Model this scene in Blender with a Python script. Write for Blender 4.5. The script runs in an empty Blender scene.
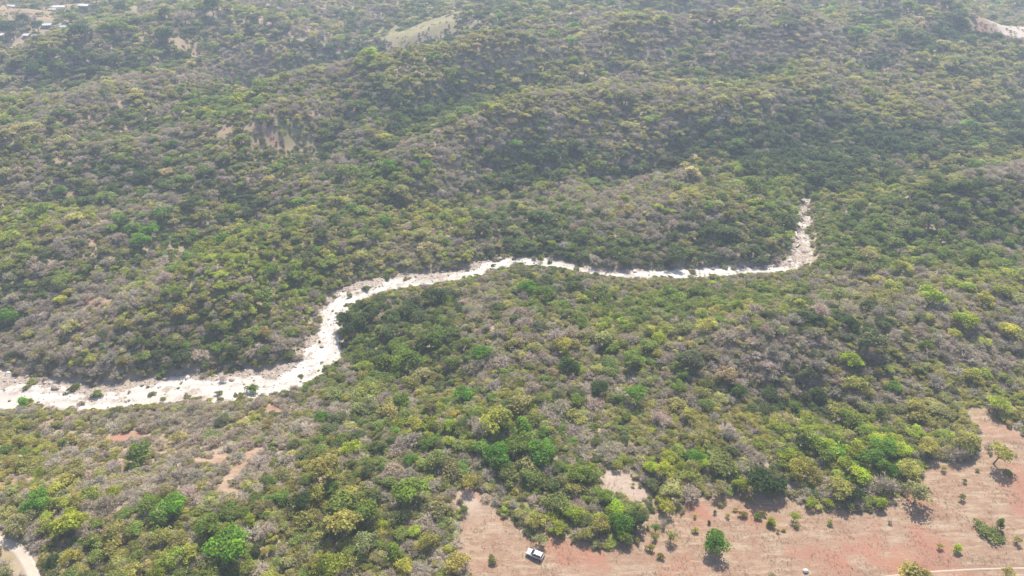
import bpy, bmesh, math, random
import numpy as np
from mathutils import Vector, Matrix

# ------------------------------------------------------------------ camera, sky, sun, exposure
SC = bpy.context.scene
COL = SC.collection
W, H = 1024, 576
FPX = 692.0
PITCH = math.radians(33.0)
CAM_Z = 129.0
SUN_EL, SUN_AZ = math.radians(49.0), math.radians(12.0)     # azimuth measured from +Y towards +X

cam_d = bpy.data.cameras.new('camera')
cam_d.sensor_width = 36.0
cam_d.lens = 36.0 * FPX / W
cam_d.clip_start, cam_d.clip_end = 0.5, 9000.0
cam = bpy.data.objects.new('camera', cam_d)
cam.location = (0, 0, CAM_Z)
cam.rotation_euler = (math.pi / 2 - PITCH, 0, 0)
COL.objects.link(cam)
SC.camera = cam

world = bpy.data.worlds.new('World')
SC.world = world
world.use_nodes = True
wn = world.node_tree
wn.nodes.clear()
w_out = wn.nodes.new('ShaderNodeOutputWorld')
w_bg = wn.nodes.new('ShaderNodeBackground')
w_sky = wn.nodes.new('ShaderNodeTexSky')
w_sky.sky_type = 'NISHITA'
w_sky.sun_disc = False
w_sky.sun_elevation = SUN_EL
w_sky.sun_rotation = SUN_AZ
w_sky.dust_density = 2.0
w_bg.inputs['Strength'].default_value = 0.10
wn.links.new(w_sky.outputs[0], w_bg.inputs['Color'])
wn.links.new(w_bg.outputs[0], w_out.inputs['Surface'])

sun_d = bpy.data.lights.new('sun', 'SUN')
sun_d.energy = 4.8
sun_d.angle = math.radians(0.6)
sun_d.color = (1.0, 0.92, 0.79)
sun = bpy.data.objects.new('sun', sun_d)
sdir = Vector((math.sin(SUN_AZ) * math.cos(SUN_EL), math.cos(SUN_AZ) * math.cos(SUN_EL), math.sin(SUN_EL)))
sun.rotation_euler = sdir.to_track_quat('Z', 'Y').to_euler()
sun.location = (0, 0, 300)
COL.objects.link(sun)

SC.view_settings.view_transform = 'Standard'
SC.view_settings.look = 'None'
SC.view_settings.gamma = 1.0
SC.view_settings.exposure = 0.60
SC.view_settings.use_curve_mapping = False
SC.cycles.use_denoising = True
SC.cycles.max_bounces = 6
SC.cycles.diffuse_bounces = 3
SC.cycles.transmission_bounces = 3
SC.cycles.volume_bounces = 1
SC.cycles.transparent_max_bounces = 6
SC.cycles.sample_clamp_indirect = 6.0

HAZE_DENSITY = 0.00045

rng = np.random.default_rng(7)
random.seed(7)

# ------------------------------------------------------------------ projection helpers
cp, sp = math.cos(PITCH), math.sin(PITCH)

def project(x, y, z):
    """world point -> pixel (numpy arrays welcome)"""
    d = y * cp + (CAM_Z - z) * sp                    # depth along the optical axis
    u = x / d * FPX + W / 2
    v = -(y * sp - (CAM_Z - z) * cp) / d * FPX + H / 2
    return u, v, d

def ray(px, py):
    a = (px - W / 2) / FPX
    b = -(py - H / 2) / FPX
    return np.array([a, cp + b * sp, -sp + b * cp])

def on_plane(px, py, z):
    r = ray(px, py)
    t = (z - CAM_Z) / r[2]
    return np.array([r[0] * t, r[1] * t])

# ------------------------------------------------------------------ noise
def _hash(ix, iy, seed):
    h = (ix.astype(np.int64) * 374761393 + iy.astype(np.int64) * 668265263 + seed * 974634777) & 0xFFFFFFFF
    h = ((h ^ (h >> 13)) * 1274126177) & 0xFFFFFFFF
    h = h ^ (h >> 16)
    return (h & 0xFFFFFF) / float(0xFFFFFF)

def vnoise(x, y, seed=0):
    x = np.asarray(x, float); y = np.asarray(y, float)
    ix, iy = np.floor(x), np.floor(y)
    fx, fy = x - ix, y - iy
    fx = fx * fx * fx * (fx * (fx * 6 - 15) + 10); fy = fy * fy * fy * (fy * (fy * 6 - 15) + 10)
    a, b = _hash(ix, iy, seed), _hash(ix + 1, iy, seed)
    c, d = _hash(ix, iy + 1, seed), _hash(ix + 1, iy + 1, seed)
    return (a + (b - a) * fx) * (1 - fy) + (c + (d - c) * fx) * fy

def fbm(x, y, seed=0, octv=4):
    s, a, t = 0, 1.0, 0
    for k in range(octv):
        s = s + a * vnoise(x * 2 ** k, y * 2 ** k, seed + 17 * k); t += a; a *= 0.5
    return s / t

def sstep(a, b, x):
    t = np.clip((x - a) / (b - a), 0, 1)
    return t * t * (3 - 2 * t)

# ------------------------------------------------------------------ the dry river's course (far bank, near bank)
RIV = [((-260, 372), (-260, 428)), ((-140, 364), (-140, 416)), ((-60, 366), (-60, 412)), ((0, 371), (0, 407)), ((50, 380), (50, 406)), ((100, 384), (105, 406)),
       ((150, 377), (150, 403)), ((200, 370), (205, 402)), ((245, 370), (262, 396)), ((268, 372), (292, 387)),
       ((288, 358), (326, 371)), ((303, 342), (345, 347)), ((313, 325), (340, 330)), ((318, 308), (343, 314)),
       ((327, 296), (358, 302)), ((348, 285), (378, 293)), ((385, 275), (405, 287)), ((430, 271), (440, 284)),
       ((465, 267), (470, 279)), ((485, 258), (492, 272)), ((515, 253), (518, 267)), ((545, 256), (545, 268)),
       ((570, 262), (568, 271)), ((600, 267), (598, 276.5)), ((640, 267.5), (640, 280)), ((690, 266.5), (690, 279)),
       ((735, 265), (738, 275.5)), ((765, 265), (772, 274.5)), ((777, 262), (797, 271)), ((787, 251), (812, 263)),
       ((792, 238), (812, 246)), ((795, 219), (811, 225)), ((800, 204), (811, 208)), ((804, 194), (811, 197)),
       ((814, 187), (821, 189)), ((840, 180), (846, 182)), ((885, 166), (888, 168)), ((940, 150), (942, 152)), ((1040, 120), (1042, 122)), ((1150, 100), (1152, 102))]
N_SAND = 34
def riv_z(i):
    return -17.0 + 9.0 * sstep(2, N_SAND, np.asarray(i, float)) + 7 * sstep(N_SAND - 2, len(RIV), np.asarray(i, float))
_st = []
for i, (a, b) in enumerate(RIV):
    z = float(riv_z(i))
    A, B = on_plane(*a, z), on_plane(*b, z)
    if i < 21:                                       # the near bank's bushes hide the bed's near edge
        B = B + np.array([0, -1.2])
    _st.append([*A, *B, z])
_st = np.array(_st)
# Catmull-Rom through the stations
def catmull(P, n):
    P = np.vstack([2 * P[0] - P[1], P, 2 * P[-1] - P[-2]])
    out = []
    for i in range(1, len(P) - 2):
        for k in range(n):
            t = k / n
            out.append(0.5 * (2 * P[i] + (P[i + 1] - P[i - 1]) * t + (2 * P[i - 1] - 5 * P[i] + 4 * P[i + 1] - P[i + 2]) * t * t
                              + (3 * P[i] - P[i - 1] - 3 * P[i + 1] + P[i + 2]) * t ** 3))
    out.append(P[-2])
    return np.array(out)
RS = catmull(_st, 10)
RC = (RS[:, 0:2] + RS[:, 2:4]) / 2
RW = np.linalg.norm(RS[:, 0:2] - RS[:, 2:4], axis=1) / 2
RZ = RS[:, 4]
RW[N_SAND * 10:] = np.minimum(RW[N_SAND * 10:], 1.5)

def river_d(x, y, sand=False):
    """distance to the edge of the bed (negative inside) and the bed's height there"""
    x = np.atleast_1d(np.asarray(x, float)); y = np.atleast_1d(np.asarray(y, float))
    d = np.empty(x.shape); z = np.empty(x.shape)
    C_, W_, RZ_ = (RC[::3], RW[::3], RZ[::3])
    if sand: C_, W_, RZ_ = RC[:(N_SAND - 1) * 10:3], RW[:(N_SAND - 1) * 10:3], RZ[:(N_SAND - 1) * 10:3]
    for s in range(0, len(x), 20000):
        dx = x[s:s + 20000, None] - C_[None, :, 0]; dy = y[s:s + 20000, None] - C_[None, :, 1]
        q = np.sqrt(dx * dx + dy * dy)
        e = q - W_[None]
        k = e.argmin(1)
        d[s:s + 20000] = e[np.arange(len(k)), k]
        q += 3; wgt = 1 / (q * q * q)
        z[s:s + 20000] = (wgt @ RZ_) / wgt.sum(1)
    return d, z

# ------------------------------------------------------------------ ridges and hollows: (pixels of a line, height, width in metres)
RIDGES = [([(832, 240), (900, 212), (1024, 190), (1120, 170)], 22, 24), ([(470, 232), (600, 208), (700, 212), (755, 210)], 8, 26),
          ([(70, 335), (200, 285), (310, 232)], 9, 24), ([(-40, 335), (60, 292), (140, 250), (250, 195)], -9, 22),
          ([(-60, 180), (60, 142), (120, 118), (190, 92)], 15, 28), ([(250, 138), (330, 98), (430, 84), (520, 80)], 11, 32),
          ([(240, 74), (330, 56), (450, 52)], -14, 32), ([(905, 36), (918, 34)], 30, 34), ([(420, 150), (520, 118), (600, 112)], 9, 26),
          ([(500, 160), (640, 148)], -5, 24), ([(640, 62), (760, 52)], 18, 40), ([(700, 115), (820, 100)], 13, 30),
          ([(690, 18), (790, 10)], 24, 45), ([(440, 335), (520, 318)], 3, 25), ([(760, 345), (880, 350), (1000, 330)], 7, 24),
          ([(780, 410), (860, 450)], -7, 16), ([(380, 350), (430, 380)], -6, 16), ([(100, 60), (220, 40)], 14, 40), ([(150, 18), (240, 14)], 5, 40)]
_rw = []
for pts, h, w in RIDGES:
    P = np.array([on_plane(a, b, 0.0 if b < 300 else -6.0) for a, b in pts])
    _rw.append((P, h, w))

def seg_d(x, y, P):
    best = np.full(x.shape, 1e9)
    for a, b in zip(P[:-1], P[1:]):
        v = b - a; L = (v * v).sum() + 1e-9
        t = np.clip(((x - a[0]) * v[0] + (y - a[1]) * v[1]) / L, 0, 1)
        best = np.minimum(best, np.hypot(x - a[0] - t * v[0], y - a[1] - t * v[1]))
    return best

def terrain(x, y, detail=True):
    x = np.atleast_1d(np.asarray(x, float)); y = np.atleast_1d(np.asarray(y, float))
    far = sstep(190, 330, y)
    ux, uy = (x * 0.8 + y * 0.6), (-x * 0.6 + y * 0.8)       # ridges run to the upper right
    n = (fbm(ux / 170 + 3.1, uy / 85 + 1.7, 5, 3) - 0.5)
    n2 = (fbm(ux / 60 + 7.7, uy / 34 + 2.3, 9, 3) - 0.5)
    amp = 9 + 15 * far
    U = 0.018 * np.maximum(y - 260, 0) * sstep(250, 420, y) + amp * n * 1.5 + (3 + 10 * far) * n2
    for P, h, w in _rw:
        U = U + h * np.exp(-(seg_d(x, y, P) / w) ** 2)
    flat = sstep(150, 125, y) * sstep(-60, -20, x)            # the cleared field
    U = U * (1 - 0.85 * flat) + flat * 0.012 * (x - 20)
    d, rz = river_d(x, y)
    w = sstep(0, 62, d) * 0.86 + 0.14 * sstep(0, 5, d)
    z = rz + (U - rz) * w
    z = z - 0.55 * sstep(1.2, -1.0, d)
    return z

def ground(px, py, up=0.0):
    """where the line of sight through a pixel meets the terrain raised by `up`"""
    r = ray(px, py)
    t = np.arange(100, 1400, 12.0)
    P = np.array([0, 0, CAM_Z])[None] + r[None] * t[:, None]
    k = int(np.argmax(P[:, 2] < terrain(P[:, 0], P[:, 1]) + up))
    if k == 0: k = len(t) - 1
    t = np.linspace(t[k - 1], t[k], 9)
    P = np.array([0, 0, CAM_Z])[None] + r[None] * t[:, None]
    h = terrain(P[:, 0], P[:, 1]) + up
    k = int(np.argmax(P[:, 2] < h))
    if k == 0: k = len(t) - 1
    a, b = P[k - 1, 2] - h[k - 1], h[k] - P[k, 2]
    f = a / (a + b + 1e-9)
    Q = P[k - 1] + (P[k] - P[k - 1]) * f
    return Q[0], Q[1]

def tz(x, y):
    return float(terrain(x, y)[0])

# ------------------------------------------------------------------ bare ground outlines (pixels of the photo -> world)
CLEAR_PX = [(478, 600), (460, 552), (459, 532), (464, 516), (455, 501), (458, 489), (474, 489), (484, 499), (494, 509), (508, 521), (528, 533),
            (560, 541), (600, 545), (632, 544), (647, 531), (654, 516), (650, 500), (655, 497), (663, 516), (692, 504), (712, 497), (745, 494), (775, 497),
            (800, 503), (840, 509), (880, 512), (897, 503), (912, 490), (924, 475), (926, 460), (945, 462), (965, 466), (976, 455), (982, 432),
            (966, 410), (984, 411), (1010, 428), (1030, 440), (1080, 470), (1120, 600)]
PALE_PX = [(599, 474), (612, 470), (626, 475), (640, 484), (651, 492), (647, 501), (636, 500), (616, 492), (602, 486)]
CLEAR = np.array([ground(*p) for p in CLEAR_PX])
PALE = np.array([ground(*p) for p in PALE_PX])

def poly_sd(x, y, P):
    """signed distance to a polygon, positive inside"""
    inside = np.zeros(x.shape, bool); best = np.full(x.shape, 1e9)
    for a, b in zip(P, np.roll(P, -1, 0)):
        c = ((a[1] > y) != (b[1] > y)) & (x < (b[0] - a[0]) * (y - a[1]) / (b[1] - a[1] + 1e-12) + a[0])
        inside ^= c
        v = b - a; L = (v * v).sum() + 1e-9
        t = np.clip(((x - a[0]) * v[0] + (y - a[1]) * v[1]) / L, 0, 1)
        best = np.minimum(best, np.hypot(x - a[0] - t * v[0], y - a[1] - t * v[1]))
    return np.where(inside, best, -best)

class Blob:
    """a patch of ground given by a pixel and a half-size in pixels, laid on the terrain"""
    def __init__(s, px, py, rx, ry, kind, wt=1.0):
        s.x, s.y = ground(px, py); s.kind = kind; s.wt = wt
        d = project(s.x, s.y, tz(s.x, s.y))[2]
        s.rx = rx / FPX * d
        x2, y2 = ground(px, max(py - ry, -40)); x3, y3 = ground(px, py + ry)
        s.ry = max(abs(y2 - y3) / 2, s.rx * 0.25)
    def w(s, x, y):
        return s.wt * np.exp(-(((x - s.x) / s.rx) ** 2 + ((y - s.y) / s.ry) ** 2) * 1.2)

# bare or grassy patches inside the woods: kind red / white / straw / tan
PATCH = [Blob(*p) for p in [
    (1012, 28, 24, 7, 'white', 1.5), (984, 24, 24, 5.5, 'red', 1.3), (420, 27, 48, 4, 'straw', 1.3), (388, 32, 22, 4, 'straw', 1.2), (470, 23, 30, 3, 'straw', 1.2),
    (20, 12, 40, 4, 'tan', 1.4), (50, 18, 10, 7, 'tan', 1.3), (90, 9, 60, 3, 'tan', 1.1), (185, 43, 28, 4, 'tan', 1.2), (205, 24, 25, 6, 'straw', .7), (255, 127, 14, 8, 'red', 1.3), (228, 135, 20, 7, 'tan', .9),
    (300, 138, 24, 18, 'straw', 1.1), (318, 150, 8, 12, 'straw', 1.1), (75, 128, 45, 5, 'tan', .9), (120, 115, 25, 6, 'straw', .8), (120, 207, 9, 5, 'red', 1.2), (108, 220, 8, 4, 'red', 1.1),
    (98, 243, 14, 6, 'red', 1.3), (75, 195, 16, 6, 'red', .9), (185, 250, 26, 6, 'tan', 1.0), (60, 160, 10, 6, 'red', .8), (100, 303, 22, 6, 'red', 1.2), (165, 330, 25, 5, 'tan', .8), (80, 360, 20, 6, 'tan', .7),
    (240, 470, 14, 26, 'red', 1.1), (225, 455, 12, 10, 'red', .8), (125, 438, 28, 6, 'red', 1.1), (10, 480, 16, 20, 'red', 1.0), (275, 408, 22, 6, 'red', .9), (175, 440, 70, 25, 'tan', .6), (60, 425, 50, 10, 'straw', .4), (270, 480, 20, 14, 'tan', .6),
    (605, 40, 14, 4, 'tan', 1.0), (922, 20, 6, 6, 'red', 1.2), (735, 203, 14, 6, 'tan', .9), (845, 255, 6, 4, 'straw', .8), (568, 462, 30, 9, 'tan', .8), (528, 507, 26, 10, 'straw', .7), (970, 412, 12, 4, 'tan', 1.0),
    (1005, 435, 18, 22, 'red', 1.0), (640, 460, 40, 8, 'straw', .5), (795, 500, 30, 8, 'tan', .7), (815, 250, 6, 10, 'tan', .9), (5, 560, 10, 20, 'tan', 1.0), (990, 45, 40, 10, 'tan', .6),
    (720, 45, 60, 5, 'tan', .6), (800, 40, 40, 8, 'tan', .5), (455, 3, 18, 3, 'straw', .9), (560, 75, 50, 8, 'straw', .4), (940, 65, 30, 8, 'tan', .5)]]

THIN = [Blob(*p) for p in [(190, 455, 100, 40, 'thin', 1.0), (110, 440, 80, 22, 'thin', .9), (245, 480, 30, 30, 'thin', .9), (15, 485, 30, 25, 'thin', 1.0), (60, 425, 60, 14, 'thin', .7), (285, 405, 40, 12, 'thin', .8), (300, 138, 50, 24, 'thin', 1.0), (235, 130, 50, 14, 'thin', 1.0), (90, 125, 80, 14, 'thin', .9),
    (180, 45, 50, 8, 'thin', 1.0), (40, 15, 80, 12, 'thin', 1.0), (110, 215, 30, 14, 'thin', .8), (100, 245, 26, 10, 'thin', .9), (190, 248, 40, 10, 'thin', .8), (100, 305, 36, 10, 'thin', .9), (60, 345, 60, 16, 'thin', .6), (420, 27, 70, 7, 'thin', 1.0), (1000, 28, 45, 10, 'thin', .6), (760, 45, 90, 14, 'thin', .6), (600, 70, 120, 14, 'thin', .5),
    (790, 350, 110, 22, 'thin', .5), (970, 330, 60, 24, 'thin', .5), (560, 465, 40, 12, 'thin', .9), (525, 508, 32, 14, 'thin', .9), (640, 460, 50, 10, 'thin', .6), (480, 330, 60, 20, 'thin', .5), (900, 60, 120, 14, 'thin', .5)]]
def thin_w(x, y):
    return np.clip(sum(b.w(x, y) for b in THIN), 0, 1)
# dirt tracks
def smooth_line(px_pts, n=10):
    P = np.array([ground(a, b) for a, b in px_pts])
    return catmull(P, n)
TRACK_L = smooth_line([(-60, 535), (-25, 536), (0, 541), (14, 546), (24, 557), (31, 570), (36, 585), (40, 610)])
TRACK_R = smooth_line([(860, 581), (900, 575), (940, 571), (980, 569), (1024, 568), (1080, 569), (1130, 572)])
def track_d(x, y):
    return np.minimum(seg_d(x, y, TRACK_L) - 1.5, seg_d(x, y, TRACK_R) - 0.6)

# ------------------------------------------------------------------ materials
def new_mat(name):
    m = bpy.data.materials.new(name); m.use_nodes = True
    m.node_tree.nodes.clear()
    return m, m.node_tree.nodes, m.node_tree.links

def N(nodes, t, **kw):
    n = nodes.new(t)
    for k, v in kw.items():
        setattr(n, k, v)
    return n

def mixc(nd, lk, fac, a, b, blend='MIX'):
    n = nd.new('ShaderNodeMix'); n.data_type = 'RGBA'; n.blend_type = blend
    for sock, v in ((n.inputs['Factor'], fac), (n.inputs['A'], a), (n.inputs['B'], b)):
        if hasattr(v, 'is_output'): lk.new(v, sock)
        elif isinstance(v, (int, float)): sock.default_value = v
        else: sock.default_value = (*v, 1)
    return n.outputs['Result']

def noise_n(nd, lk, vec, scale, detail=4, rough=0.6):
    n = nd.new('ShaderNodeTexNoise'); n.inputs['Scale'].default_value = scale
    n.inputs['Detail'].default_value = detail; n.inputs['Roughness'].default_value = rough
    if vec is not None: lk.new(vec, n.inputs['Vector'])
    return n.outputs['Fac']

def ramp(nd, lk, fac, a, b):
    n = nd.new('ShaderNodeMapRange'); n.inputs['From Min'].default_value = a; n.inputs['From Max'].default_value = b
    lk.new(fac, n.inputs['Value'])
    return n.outputs['Result']

def plain(name, col, rough=0.6, metal=0.0, vary=0.12, scale=3.0, spec=0.4, coat=0.0):
    m, nd, lk = new_mat(name)
    out = N(nd, 'ShaderNodeOutputMaterial'); b = N(nd, 'ShaderNodeBsdfPrincipled')
    tc = N(nd, 'ShaderNodeTexCoord')
    f = noise_n(nd, lk, tc.outputs['Object'], scale, 5)
    c = mixc(nd, lk, f, tuple(v * (1 - vary) for v in col), tuple(min(v * (1 + vary), 1) for v in col))
    lk.new(c, b.inputs['Base Color'])
    b.inputs['Roughness'].default_value = rough; b.inputs['Metallic'].default_value = metal
    b.inputs['Specular IOR Level'].default_value = spec; b.inputs['Coat Weight'].default_value = coat
    lk.new(b.outputs[0], out.inputs['Surface'])
    return m

def ground_material():
    m, nd, lk = new_mat('ground_soil')
    out = N(nd, 'ShaderNodeOutputMaterial'); b = N(nd, 'ShaderNodeBsdfPrincipled')
    geo = N(nd, 'ShaderNodeNewGeometry'); P = geo.outputs['Position']
    at = N(nd, 'ShaderNodeAttribute', attribute_name='mask')
    sep = N(nd, 'ShaderNodeSeparateColor'); lk.new(at.outputs['Color'], sep.inputs[0])
    red, white, straw = sep.outputs[0], sep.outputs[1], sep.outputs[2]
    big = noise_n(nd, lk, P, 0.06, 4); mid = noise_n(nd, lk, P, 0.35, 5, .65); fine = noise_n(nd, lk, P, 2.2, 5, .7)
    mp = N(nd, 'ShaderNodeMapping'); mp.inputs['Rotation'].default_value = (0, 0, math.radians(-12)); mp.inputs['Scale'].default_value = (0.18, 0.9, 1)
    lk.new(P, mp.inputs['Vector'])
    streak = noise_n(nd, lk, mp.outputs[0], 1.0, 5, .65)
    # leaf litter under the trees
    litter = mixc(nd, lk, mid, (.26, .205, .15), (.40, .325, .24))
    litter = mixc(nd, lk, ramp(nd, lk, fine, .35, .75), litter, (.42, .35, .255))
    # red soil under thin dry grass
    soil = mixc(nd, lk, ramp(nd, lk, mid, .35, .66), (.29, .175, .12), (.35, .245, .175))
    soil = mixc(nd, lk, ramp(nd, lk, streak, .48, .66), soil, (.42, .33, .24))
    soil = mixc(nd, lk, ramp(nd, lk, big, .53, .64), soil, mixc(nd, lk, mid, (.37, .165, .115), (.35, .21, .15)))
    soil = mixc(nd, lk, ramp(nd, lk, fine, .55, .72), soil, (.22, .17, .12))
    soil = mixc(nd, lk, ramp(nd, lk, fine, .40, .24), soil, (.52, .43, .33))
    c = mixc(nd, lk, red, litter, soil)
    stc = mixc(nd, lk, mid, (.25, .235, .115), (.36, .325, .18))
    c = mixc(nd, lk, straw, c, stc)
    wh = mixc(nd, lk, ramp(nd, lk, fine, .35, .65), (.40, .32, .27), (.66, .60, .53))
    c = mixc(nd, lk, white, c, wh)
    lk.new(c, b.inputs['Base Color'])
    b.inputs['Roughness'].default_value = .95; b.inputs['Specular IOR Level'].default_value = .15
    bp = N(nd, 'ShaderNodeBump'); bp.inputs['Strength'].default_value = .5; bp.inputs['Distance'].default_value = .25
    lk.new(fine, bp.inputs['Height']); lk.new(bp.outputs[0], b.inputs['Normal'])
    lk.new(b.outputs[0], out.inputs['Surface'])
    return m

def river_material():
    m, nd, lk = new_mat('river_sand')
    out = N(nd, 'ShaderNodeOutputMaterial'); b = N(nd, 'ShaderNodeBsdfPrincipled')
    geo = N(nd, 'ShaderNodeNewGeometry'); P = geo.outputs['Position']
    at = N(nd, 'ShaderNodeAttribute', attribute_name='mask')
    sep = N(nd, 'ShaderNodeSeparateColor'); lk.new(at.outputs['Color'], sep.inputs[0])
    mid = noise_n(nd, lk, P, 0.22, 5, .65); fine = noise_n(nd, lk, P, 1.3, 6, .75)
    sand = mixc(nd, lk, ramp(nd, lk, fine, .3, .6), (.56, .51, .455), (.74, .71, .665))
    sand = mixc(nd, lk, sep.outputs[1], sand, mixc(nd, lk, fine, (.47, .43, .39), (.62, .58, .535)))
    grav = mixc(nd, lk, ramp(nd, lk, fine, .38, .62), (.24, .185, .15), (.52, .445, .38))
    mm = N(nd, 'ShaderNodeMath', operation='ADD'); lk.new(sep.outputs[0], mm.inputs[0])
    q = ramp(nd, lk, mid, .42, .62); q2 = N(nd, 'ShaderNodeMath', operation='MULTIPLY'); lk.new(q, q2.inputs[0]); q2.inputs[1].default_value = .8
    q3 = N(nd, 'ShaderNodeMath', operation='SUBTRACT'); lk.new(q2.outputs[0], q3.inputs[0]); q3.inputs[1].default_value = .26
    lk.new(q3.outputs[0], mm.inputs[1]); mm.use_clamp = True
    c = mixc(nd, lk, ramp(nd, lk, mm.outputs[0], .2, .6), sand, grav)
    lk.new(c, b.inputs['Base Color'])
    b.inputs['Roughness'].default_value = .9; b.inputs['Specular IOR Level'].default_value = .2
    bp = N(nd, 'ShaderNodeBump'); bp.inputs['Strength'].default_value = .6; bp.inputs['Distance'].default_value = .3
    lk.new(fine, bp.inputs['Height']); lk.new(bp.outputs[0], b.inputs['Normal'])
    lk.new(b.outputs[0], out.inputs['Surface'])
    return m

def leaf_material():
    m, nd, lk = new_mat('foliage')
    out = N(nd, 'ShaderNodeOutputMaterial')
    at = N(nd, 'ShaderNodeAttribute', attribute_name='tint', attribute_type='INSTANCER')
    lv = N(nd, 'ShaderNodeAttribute', attribute_name='lv')
    sep = N(nd, 'ShaderNodeSeparateColor'); lk.new(lv.outputs['Color'], sep.inputs[0])
    br = ramp(nd, lk, sep.outputs[0], 0, 1)
    br.node.inputs['To Min'].default_value = .48; br.node.inputs['To Max'].default_value = 1.6
    c = mixc(nd, lk, 1.0, at.outputs['Color'], br, 'MULTIPLY')
    hs = N(nd, 'ShaderNodeHueSaturation')
    hr = ramp(nd, lk, sep.outputs[1], 0, 1); hr.node.inputs['To Min'].default_value = .472; hr.node.inputs['To Max'].default_value = .532
    lk.new(hr, hs.inputs['Hue']); lk.new(c, hs.inputs['Color'])
    b = N(nd, 'ShaderNodeBsdfPrincipled'); lk.new(hs.outputs[0], b.inputs['Base Color'])
    b.inputs['Roughness'].default_value = .55; b.inputs['Specular IOR Level'].default_value = .35
    t = N(nd, 'ShaderNodeBsdfTranslucent')
    tcol = mixc(nd, lk, 1.0, hs.outputs[0], (1.12, 1.22, .8), 'MULTIPLY'); lk.new(tcol, t.inputs['Color'])
    mx = N(nd, 'ShaderNodeMixShader'); mx.inputs[0].default_value = .5
    lk.new(b.outputs[0], mx.inputs[1]); lk.new(t.outputs[0], mx.inputs[2])
    lk.new(mx.outputs[0], out.inputs['Surface'])
    return m

def twig_material():
    m, nd, lk = new_mat('bare_twigs')
    out = N(nd, 'ShaderNodeOutputMaterial'); b = N(nd, 'ShaderNodeBsdfPrincipled')
    at = N(nd, 'ShaderNodeAttribute', attribute_name='tint', attribute_type='INSTANCER')
    lv = N(nd, 'ShaderNodeAttribute', attribute_name='lv')
    sep = N(nd, 'ShaderNodeSeparateColor'); lk.new(lv.outputs['Color'], sep.inputs[0])
    br = ramp(nd, lk, sep.outputs[0], 0, 1)
    br.node.inputs['To Min'].default_value = .75; br.node.inputs['To Max'].default_value = 1.3
    c = mixc(nd, lk, 1.0, at.outputs['Color'], br, 'MULTIPLY')
    lk.new(c, b.inputs['Base Color']); b.inputs['Roughness'].default_value = .8; b.inputs['Specular IOR Level'].default_value = .2
    lk.new(b.outputs[0], out.inputs['Surface'])
    return m

M_GROUND, M_RIVER, M_LEAF, M_TWIG = ground_material(), river_material(), leaf_material(), twig_material()
M_BARK = plain('bark', (.20, .165, .135), .9, vary=.35, scale=4)
M_STONE = plain('river_stone', (.46, .42, .37), .9, vary=.4, scale=1.2)
M_TRACK = plain('pale_dirt', (.51, .44, .37), .95, vary=.2, scale=.8)
M_GRASS = plain('dry_grass', (.40, .32, .20), .9, vary=.3, scale=.5)

# ------------------------------------------------------------------ mesh helpers
def mesh_from(name, V, F, mats, mat_idx=None, smooth=False):
    me = bpy.data.meshes.new(name)
    me.from_pydata([tuple(v) for v in V], [], [tuple(f) for f in F])
    for m in mats: me.materials.append(m)
    if mat_idx is not None: me.polygons.foreach_set('material_index', np.asarray(mat_idx, np.int32))
    if smooth: me.polygons.foreach_set('use_smooth', np.ones(len(me.polygons), bool))
    me.update()
    return me

def link(name, data, parent=None, **props):
    o = bpy.data.objects.new(name, data)
    COL.objects.link(o)
    if parent is not None: o.parent = parent
    for k, v in props.items(): o[k] = v
    return o

def grid_faces(nx, ny):
    i = np.arange(nx * ny).reshape(ny, nx)
    return np.stack([i[:-1, :-1].ravel(), i[:-1, 1:].ravel(), i[1:, 1:].ravel(), i[1:, :-1].ravel()], 1)

def fast_mesh(name, V, Q, mat, smooth=True):
    me = bpy.data.meshes.new(name)
    nq = len(Q)
    me.vertices.add(len(V)); me.vertices.foreach_set('co', np.asarray(V, np.float32).ravel())
    me.loops.add(nq * 4); me.loops.foreach_set('vertex_index', np.asarray(Q, np.int32).ravel())
    me.polygons.add(nq); me.polygons.foreach_set('loop_start', np.arange(nq, dtype=np.int32) * 4)
    me.update(calc_edges=True); me.validate()
    me.polygons.foreach_set('use_smooth', np.full(nq, smooth))
    me.materials.append(mat)
    return me

def set_color(me, name, rgb):
    a = me.attributes.new(name, 'FLOAT_COLOR', 'POINT')
    c = np.ones((len(me.vertices), 4), np.float32); c[:, :rgb.shape[1]] = rgb
    a.data.foreach_set('color', c.ravel())

# ------------------------------------------------------------------ the ground: one sheet out to the horizon
def axis(parts):
    out = [parts[0][0]]
    for a, b, s in parts:
        n = max(1, int(round((b - a) / s)))
        out += list(a + (b - a) * np.arange(1, n + 1) / n)
    return np.array(out)
gx = axis([(-3000, -1000, 125), (-1000, -600, 25), (-600, -170, 4.5), (-170, 170, 1.4), (170, 600, 4.5), (600, 1000, 25), (1000, 3000, 125)])
gy = axis([(-400, 0, 50), (0, 70, 5), (70, 190, 1.2), (190, 330, 1.6), (330, 820, 3.6), (820, 1100, 15), (1100, 4200, 125)])
GX, GY = np.meshgrid(gx, gy); gxr, gyr = GX.ravel(), GY.ravel()
gz = terrain(gxr, gyr)
rd, _ = river_d(gxr, gyr, True)
fine_n = fbm(gxr / 6, gyr / 6, 31, 3) - .5
gz += np.where(rd > 3, fine_n * .5, 0)
td = track_d(gxr, gyr)
gz -= .18 * sstep(.6, -.2, td)
sd_c = poly_sd(gxr, gyr, CLEAR); sd_p = poly_sd(gxr, gyr, PALE)
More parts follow.
